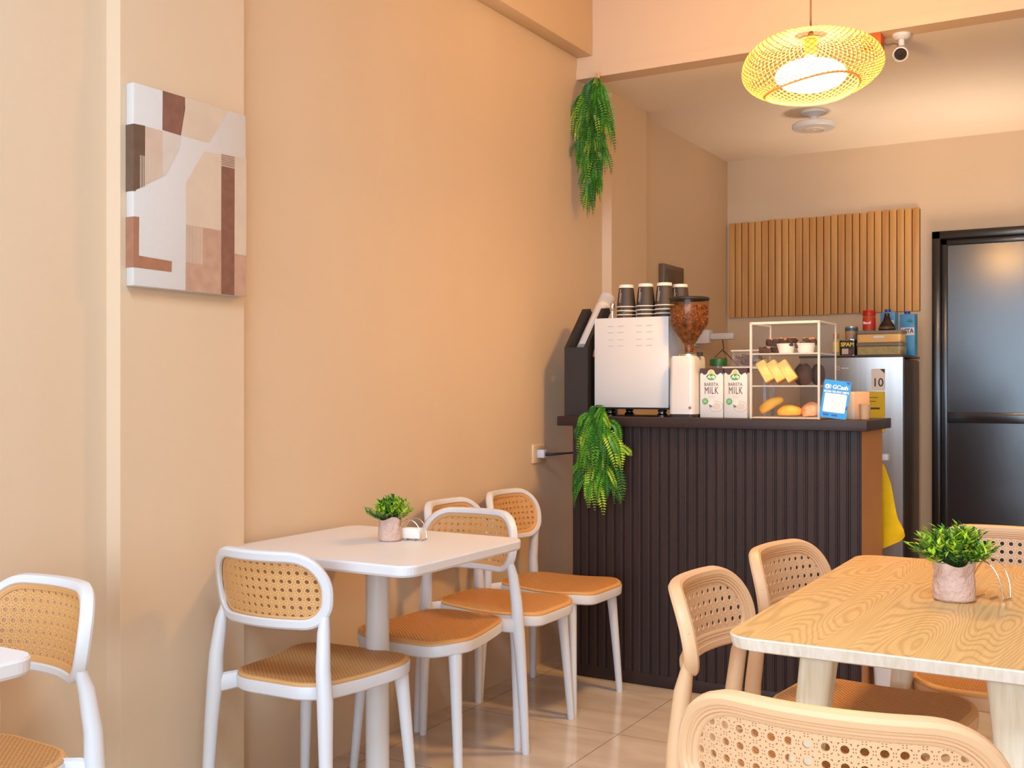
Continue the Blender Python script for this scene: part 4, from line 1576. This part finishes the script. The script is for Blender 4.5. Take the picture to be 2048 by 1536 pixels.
def can(name, label, loc, r, h, body, top, cat='can', sq=None):
    t = thing(name, label, cat, loc)
    if sq:
        lp = rpoly([(-sq[0], -sq[1]), (sq[0], -sq[1]), (sq[0], sq[1]), (-sq[0], sq[1])], 0.014, 5)
        G().prism(lp, 'z', 0.003, h - 0.003).build('label_wrap', body, t)
        G().prism([(x * 0.98, y * 0.98) for x, y in lp], 'z', h - 0.003, h).build('rim', top, t)
        G().prism([(x * 0.98, y * 0.98) for x, y in lp], 'z', 0, 0.003).build('rim', top, t)
    else:
        G().lathe([(0, 0.003), (r, 0.003), (r, h - 0.003), (0, h - 0.003)], 24).build('label_wrap', body, t)
        G().lathe([(0, h - 0.003), (r + 0.001, h - 0.003), (r + 0.001, h), (r - 0.003, h), (r - 0.004, h - 0.002), (0, h - 0.002)], 24).build('rim', top, t)
        G().lathe([(0, 0), (r + 0.001, 0), (r + 0.001, 0.003), (0, 0.003)], 24).build('rim', top, t)
    return t


sb = thing('spice_bottle', 'slim clear spice bottle with a gold cap on the refrigerator', 'bottle', (-1.470, 6.10, FT))
G().lathe([(0, 0), (0.021, 0), (0.022, 0.003), (0.022, 0.085), (0.016, 0.095), (0.0, 0.096)], 20).build('glass', clear_mat('spice_glass', (0.95, 0.9, 0.8, 1), 0.15, 0.25, (0.9, 0.84, 0.7, 1)), sb)
G().lathe([(0.0, 0.096), (0.016, 0.096), (0.016, 0.122), (0.0, 0.124)], 20).build('cap', mat('gold_cap', rgb(196, 140, 60), 0.35), sb)
G().lathe([(0.0223, 0.02), (0.0227, 0.02), (0.0227, 0.078), (0.0223, 0.078)], 16, cap=False).build('label', mat('spice_label', rgb(240, 210, 110), 0.6), sb)
sc_ = can('luncheon_meat_can', 'dark square meat can with yellow lettering on the refrigerator', (-1.402, 6.10, FT), 0, 0.086, mat('can_navy', rgb(24, 26, 32), 0.4), CHROME, 'can', (0.044, 0.026))
text('can_lettering', 'SPAM', (0.0, -0.0264, 0.060), 0.030, mat('can_yellow', rgb(250, 220, 70), 0.5), sc_, bold=0.001, sx=1.0)
g = G()
g.box(-0.03, 0.005, -0.0268, -0.0258, 0.008, 0.038)
g.box(0.008, 0.026, -0.0268, -0.0258, 0.008, 0.034, mi=1)
g.build('label_picture', [mat('pic_pink', rgb(222, 196, 186), 0.6), mat('pic_brown', rgb(120, 70, 40), 0.6)], sc_)
tc_ = can('food_can', 'small round tin stacked on the square meat can', (-1.386, 6.10, FT + 0.0865), 0.034, 0.072, mat('can_gold', rgb(214, 150, 60), 0.4, col2=rgb(70, 110, 130), vscale=26), CHROME)
g = G().lathe([(0.0343, 0.048), (0.0348, 0.048), (0.0348, 0.064), (0.0343, 0.064)], 24, cap=False)
g.build('blue_band', mat('band_blue', rgb(40, 100, 130), 0.4), tc_)
LIDG = mat('grey_green_lid', rgb(120, 106, 86), 0.4)
for i, (z, m, lb) in enumerate(((0.0, mat('yellow_green_food', rgb(198, 176, 92), 0.7, col2=rgb(160, 150, 70), vscale=60), 'lower clear food container of greenish food on the refrigerator'),
                                (0.0665, mat('yellow_food', rgb(244, 196, 92), 0.7), 'upper clear food container of yellow food stacked on the other one'))):
    t = thing('food_container', lb, 'food container', (-1.232, 6.13, FT + z), 0, 'stacked food containers on the refrigerator')
    lp = rpoly([(-0.118, -0.075), (0.118, -0.075), (0.118, 0.075), (-0.118, 0.075)], 0.015, 4)
    G().prism(lp, 'z', 0, 0.05).build('tub', clear_mat('tub_clear', (0.95, 0.93, 0.88, 1), 0.12, 0.12), t)
    G().prism([(x * 0.965 - 0.003, y * 0.95) for x, y in lp], 'z', 0.003, 0.046).build('contents', m, t)
    G().prism([(x * 1.03, y * 1.03) for x, y in lp], 'z', 0.0505, 0.066).build('lid', LIDG, t)
    if i:
        G().box(-0.028, 0.028, -0.0765, -0.0752, 0.024, 0.038).build('label', [CARD], t)
ZC = FT + 0.133
rj = thing('spread_jar', 'red capped jar with a red label on the food containers', 'jar', (-1.296, 6.12, ZC))
G().lathe([(0, 0), (0.032, 0), (0.033, 0.004), (0.033, 0.080), (0.030, 0.086), (0, 0.086)], 24).build('jar_body', mat('spread_brown', rgb(170, 96, 44), 0.35), rj)
G().lathe([(0, 0.0862), (0.034, 0.0862), (0.034, 0.110), (0.032, 0.113), (0, 0.113)], 24).build('cap', RED, rj)
G().lathe([(0.0333, 0.012), (0.0339, 0.012), (0.0339, 0.072), (0.0333, 0.072)], 24, cap=False).build('label', mat('jar_label_red', rgb(206, 52, 38), 0.5), rj)
text('jar_lettering', 'Biscoff', (-0.004, -0.0345, 0.044), 0.019, WINK, rj, bold=0.0006, sx=0.8)
for i, (x, y, z0_, h, lb) in enumerate(((-1.205, 6.20, ZC, 0.105, 'blue drink carton with a blue cap, behind the dark bottle'), (-1.125, 6.32, FT, 0.232, 'tall blue coconut drink carton with white lettering at the refrigerator edge'))):
    t = thing('drink_carton', lb, 'drink carton', (x, y, z0_), R(-6), 'blue drink cartons on the refrigerator')
    G().box(-0.040, 0.040, -0.03, 0.03, 0, h, bev=0.002).build('box', mat('carton_blue', rgb(86, 160, 206), 0.4, col2=rgb(60, 130, 190), vscale=14), t)
    G().lathe([(0, h + 0.0005), (0.016, h + 0.0005), (0.016, h + 0.016), (0.0, h + 0.017)], 18, c=(-0.008, 0, 0)).build('cap', BLUE_D, t)
    if i:
        text('carton_lettering', 'VITA', (0.004, -0.0306, h - 0.095), 0.034, mat('vita_blue', rgb(40, 50, 130), 0.5), t, sx=0.85, bold=0.0008)
        G().box(-0.034, 0.040, -0.0304, -0.0298, h - 0.118, h - 0.075).build('white_band', CARD, t)
        g = G()
        for a in (-60, -20, 20, 60, 100):
            leaf(g, Vector((0.015, -0.0308, h - 0.045)), Vector((math.sin(R(a)), 0, math.cos(R(a)))), Vector((0, -1, 0)), 0.03, 0.012, 0)
        g.build('palm_print', FERN_D, t)
    else:
        G().box(0.012, 0.034, -0.0306, -0.0298, 0.02, 0.06).build('white_band', CARD, t)
db = thing('sauce_bottle', 'dark brown round-shouldered bottle in front of the blue drink cartons', 'bottle', (-1.199, 6.105, ZC))
G().lathe([(0, 0), (0.041, 0), (0.044, 0.006), (0.038, 0.030), (0.020, 0.055), (0.014, 0.075), (0.013, 0.094), (0, 0.096)], 24).build('bottle_body', mat('dark_bottle', rgb(44, 24, 16), 0.15), db)
G().lathe([(0.044, 0.008), (0.0445, 0.012), (0.041, 0.022), (0.0405, 0.022)], 24, cap=False).build('label', mat('bottle_label', rgb(90, 70, 50), 0.4), db)

# ------------------------------------------------------------------ yellow cloth, bin
yc = thing('hanging_cloth', 'bright yellow cloth hanging behind the right end of the counter', 'cloth', (-0.94, 4.475, 0))
g = G()
vs, fs = [], []
NU, NV = 26, 18
CT_TOP = [(-0.1, 0.93), (0.048, 0.895), (0.077, 0.815), (0.094, 0.711), (0.103, 0.678), (0.124, 0.639), (0.127, 0.622)]
CT_BOT = [(-0.1, 0.526), (0.04, 0.556), (0.111, 0.591), (0.126, 0.608), (0.127, 0.622)]


def edge_z(curve, x):
    for (xa, za), (xb, zb) in zip(curve, curve[1:]):
        if xa <= x <= xb:
            return za + (zb - za) * (x - xa) / max(1e-9, xb - xa)
    return curve[0][1] if x < curve[0][0] else curve[-1][1]


for k, off in enumerate((0.0, 0.006)):
    for j in range(NV + 1):
        f = j / NV
        for i in range(NU + 1):
            u = 1 - (1 - i / NU) ** 1.7
            x = -0.10 + (CT_TOP[-1][0] + 0.10) * u
            zt_ = edge_z(CT_TOP, x)
            zb_ = edge_z(CT_BOT, x)
            z = zt_ + (zb_ - zt_) * f
            vs.append((x, off + 0.012 * math.sin(x * 45 + f * 2) * f, z))
n1 = (NU + 1) * (NV + 1)
for j in range(NV):
    for i in range(NU):
        a = j * (NU + 1) + i
        fs.append((a, a + 1, a + NU + 2, a + NU + 1))
        fs.append((n1 + a, n1 + a + NU + 1, n1 + a + NU + 2, n1 + a + 1))
for j in range(NV):
    for i in (0, NU):
        a = j * (NU + 1) + i
        fs.append((a, a + NU + 1, n1 + a + NU + 1, n1 + a))
for i in range(NU):
    for j in (0, NV):
        a = j * (NU + 1) + i
        fs.append((a, a + 1, n1 + a + 1, n1 + a))
g.add(vs, fs, 0, True)
g.build('fabric', YELLOW, yc)
G().box(-0.02, 0.070, -0.028, 0.012, 0.912, 0.936, bev=0.002).build('hanging_strip', WHITE, yc)

bn = thing('waste_bin', 'white tapered bin on the floor against the counter side', 'bin', (-0.808, 4.22, 0))
g = G()
lp = rpoly([(-1, -1), (1, -1), (1, 1), (-1, 1)], 0.25, 5)
m = len(lp)
vs, fs = [], []
for z, h_ in ((0.0, 0.050), (0.012, 0.053), (0.28, 0.066), (0.285, 0.070), (0.30, 0.070), (0.30, 0.062), (0.02, 0.048)):
    vs += [(a * h_, b * h_, z) for a, b in lp]
for k in range(6):
    for i in range(m):
        j = (i + 1) % m
        fs.append((k * m + i, k * m + j, (k + 1) * m + j, (k + 1) * m + i))
fs.append([i for i in reversed(range(m))])
fs.append([6 * m + i for i in range(m)])
g.add(vs, fs, 0, True).build('tub', WHITE, bn)


# ------------------------------------------------------------------ woven pendant lamp
def bamboo_mat():
    m = bpy.data.materials.new('bamboo_strip')
    m.use_nodes = True
    nt = m.node_tree
    nt.nodes.clear()
    out = nt.nodes.new('ShaderNodeOutputMaterial')
    d = nt.nodes.new('ShaderNodeBsdfDiffuse')
    d.inputs[0].default_value = rgb(236, 190, 116)
    t_ = nt.nodes.new('ShaderNodeBsdfTranslucent')
    t_.inputs[0].default_value = rgb(238, 182, 96)
    mx = nt.nodes.new('ShaderNodeMixShader')
    mx.inputs[0].default_value = 0.45
    nt.links.new(d.outputs[0], mx.inputs[1])
    nt.links.new(t_.outputs[0], mx.inputs[2])
    nt.links.new(mx.outputs[0], out.inputs[0])
    return m


BAMBOO = bamboo_mat()
LX, LY, LZ = -0.945, 3.58, 2.250
pd = thing('pendant_lamp', 'lit woven bamboo pendant lamp hanging before the cream bulkhead', 'pendant lamp', (LX, LY, LZ))


def shade_pt(a, s):
    """s 0 at the crown to 1 at the lower opening"""
    th = R(9) + s * R(136)
    w = s * s
    rr = 0.226 * math.sin(th) ** 0.74
    z = 0.112 * math.cos(th) if th < PI / 2 else 0.088 * math.cos(th)
    z += 0.009 * w * math.sin(2 * a + 2.4) - 0.018 * s * math.cos(a - R(172))
    rr *= 1 + 0.02 * math.sin(3 * a + 1)
    return Vector((rr * math.cos(a), rr * math.sin(a), z))


g = G()
NS = 58
for k in range(NS):
    for dr in (-1, 1):
        a0 = 2 * PI * k / NS
        pts = [shade_pt(a0 + dr * 1.55 * (i / 34), i / 34) for i in range(35)]
        g.tube(pts, 0.0015, 4, oval=(0.5, 1.15), up=(0, 0, 1))
rim = [shade_pt(2 * PI * i / 48, 1.0) for i in range(48)]
g.tube(rim, 0.004, 6, closed=True)
g.tube([shade_pt(2 * PI * i / 24, 0.0) for i in range(24)], 0.004, 6, closed=True)
g.build('woven_shade', BAMBOO, pd)
g = G().lathe([(0.038, 0.096), (0.036, 0.101), (0.012, 0.106), (0.008, 0.118), (0.005, 0.128), (0, 0.129)], 20)
g.lathe([(0.0, 0.04), (0.020, 0.042), (0.020, 0.094), (0.0, 0.098)], 18)
g.build('lamp_holder', mat('brass_brown', rgb(150, 104, 54), 0.4, 0.3), pd)
G().tube([(0, 0, 0.128), (0, 0, H_HI - LZ - 0.0)], 0.0032, 8).build('cord', mat('brown_cord', rgb(120, 84, 50), 0.6), pd)
em_m = bpy.data.materials.new('lit_bulb')
em_m.use_nodes = True
nt = em_m.node_tree
nt.nodes.clear()
oo = nt.nodes.new('ShaderNodeOutputMaterial')
ee = nt.nodes.new('ShaderNodeEmission')
ee.inputs[0].default_value = BULB_COLOR + (1,)
ee.inputs[1].default_value = BULB_STRENGTH
nt.links.new(ee.outputs[0], oo.inputs[0])
bm = bmesh.new()
bmesh.ops.create_uvsphere(bm, u_segments=20, v_segments=12, radius=0.05)
G().bm(bm, 0, True, Matrix.Translation((0.0, 0, -0.022)) @ Matrix.Diagonal((2.3, 2.3, 1.0, 1))).build('bulb', em_m, pd)

# ------------------------------------------------------------------ ceiling fittings
cl = thing('ceiling_fixture', 'round white disc fixture on the low ceiling behind the pendant lamp', 'ceiling fixture', (-1.462, 5.60, H_LO))
G().lathe([(0, 0), (0.065, 0), (0.066, -0.012), (0.03, -0.022), (0.02, -0.03), (0.0, -0.03)][::-1], 28).build('mount', WHITE, cl)
G().lathe([(0.02, -0.062), (0.02, -0.028)], 18).build('stem', WHITE, cl)
G().lathe([(0, -0.095), (0.06, -0.093), (0.102, -0.089), (0.110, -0.082), (0.110, -0.066), (0.102, -0.060), (0, -0.057)], 40).build('disc', WHITE, cl)
g = G().lathe([(0.050, -0.0985), (0.054, -0.0985), (0.054, -0.092), (0.050, -0.092)], 32, cap=False)
g.lathe([(0, -0.100), (0.012, -0.099), (0.012, -0.094), (0, -0.094)], 16)
g.build('centre_ring', mat('ivory_plastic', rgb(230, 204, 176), 0.5), cl)

cc = thing('security_camera', 'white bullet security camera under the edge of the low ceiling', 'security camera', (-0.838, 4.555, H_LO))
G().lathe([(0, -0.022), (0.022, -0.021), (0.036, -0.010), (0.037, -0.0), (0, 0)], 24).build('mount', WHITE, cc)
g = G().tube([(0, 0, -0.018), (0, -0.002, -0.032), (0, 0.004, -0.046)], 0.012, 12)
g.build('bracket', WHITE, cc)
ax = Vector((0.10, -0.86, -0.46)).normalized()
M = Matrix.Translation((-0.004, 0.02, -0.060)) @ ax.to_track_quat('Z', 'Y').to_matrix().to_4x4()
G().lathe([(0, -0.05), (0.020, -0.05), (0.025, -0.044), (0.028, 0.04), (0.030, 0.045), (0.030, 0.065), (0.026, 0.067), (0.024, 0.060), (0, 0.060)], 24, M=M).build('barrel', WHITE, cc)
G().lathe([(0, 0.0602), (0.0235, 0.0602), (0.020, 0.063), (0.008, 0.0635), (0.006, 0.066), (0, 0.0665)], 24, M=M).build('lens', mat('dark_lens', rgb(40, 30, 22), 0.15), cc)
G().tube([(-0.008, -0.002, -0.04), (-0.03, -0.01, -0.034), (-0.05, -0.02, -0.040), (-0.068, -0.03, -0.030)], 0.003, 6).build('cable', mat('grey_cable', rgb(110, 90, 70), 0.5), cc)
tag(G().box(-0.985, -0.905, 4.486, 4.56, H_LO - 0.052, H_LO - 0.0002, bev=0.003).build('junction_box', ORANGE),
    'orange junction box at the ceiling edge beside the security camera', 'junction box')
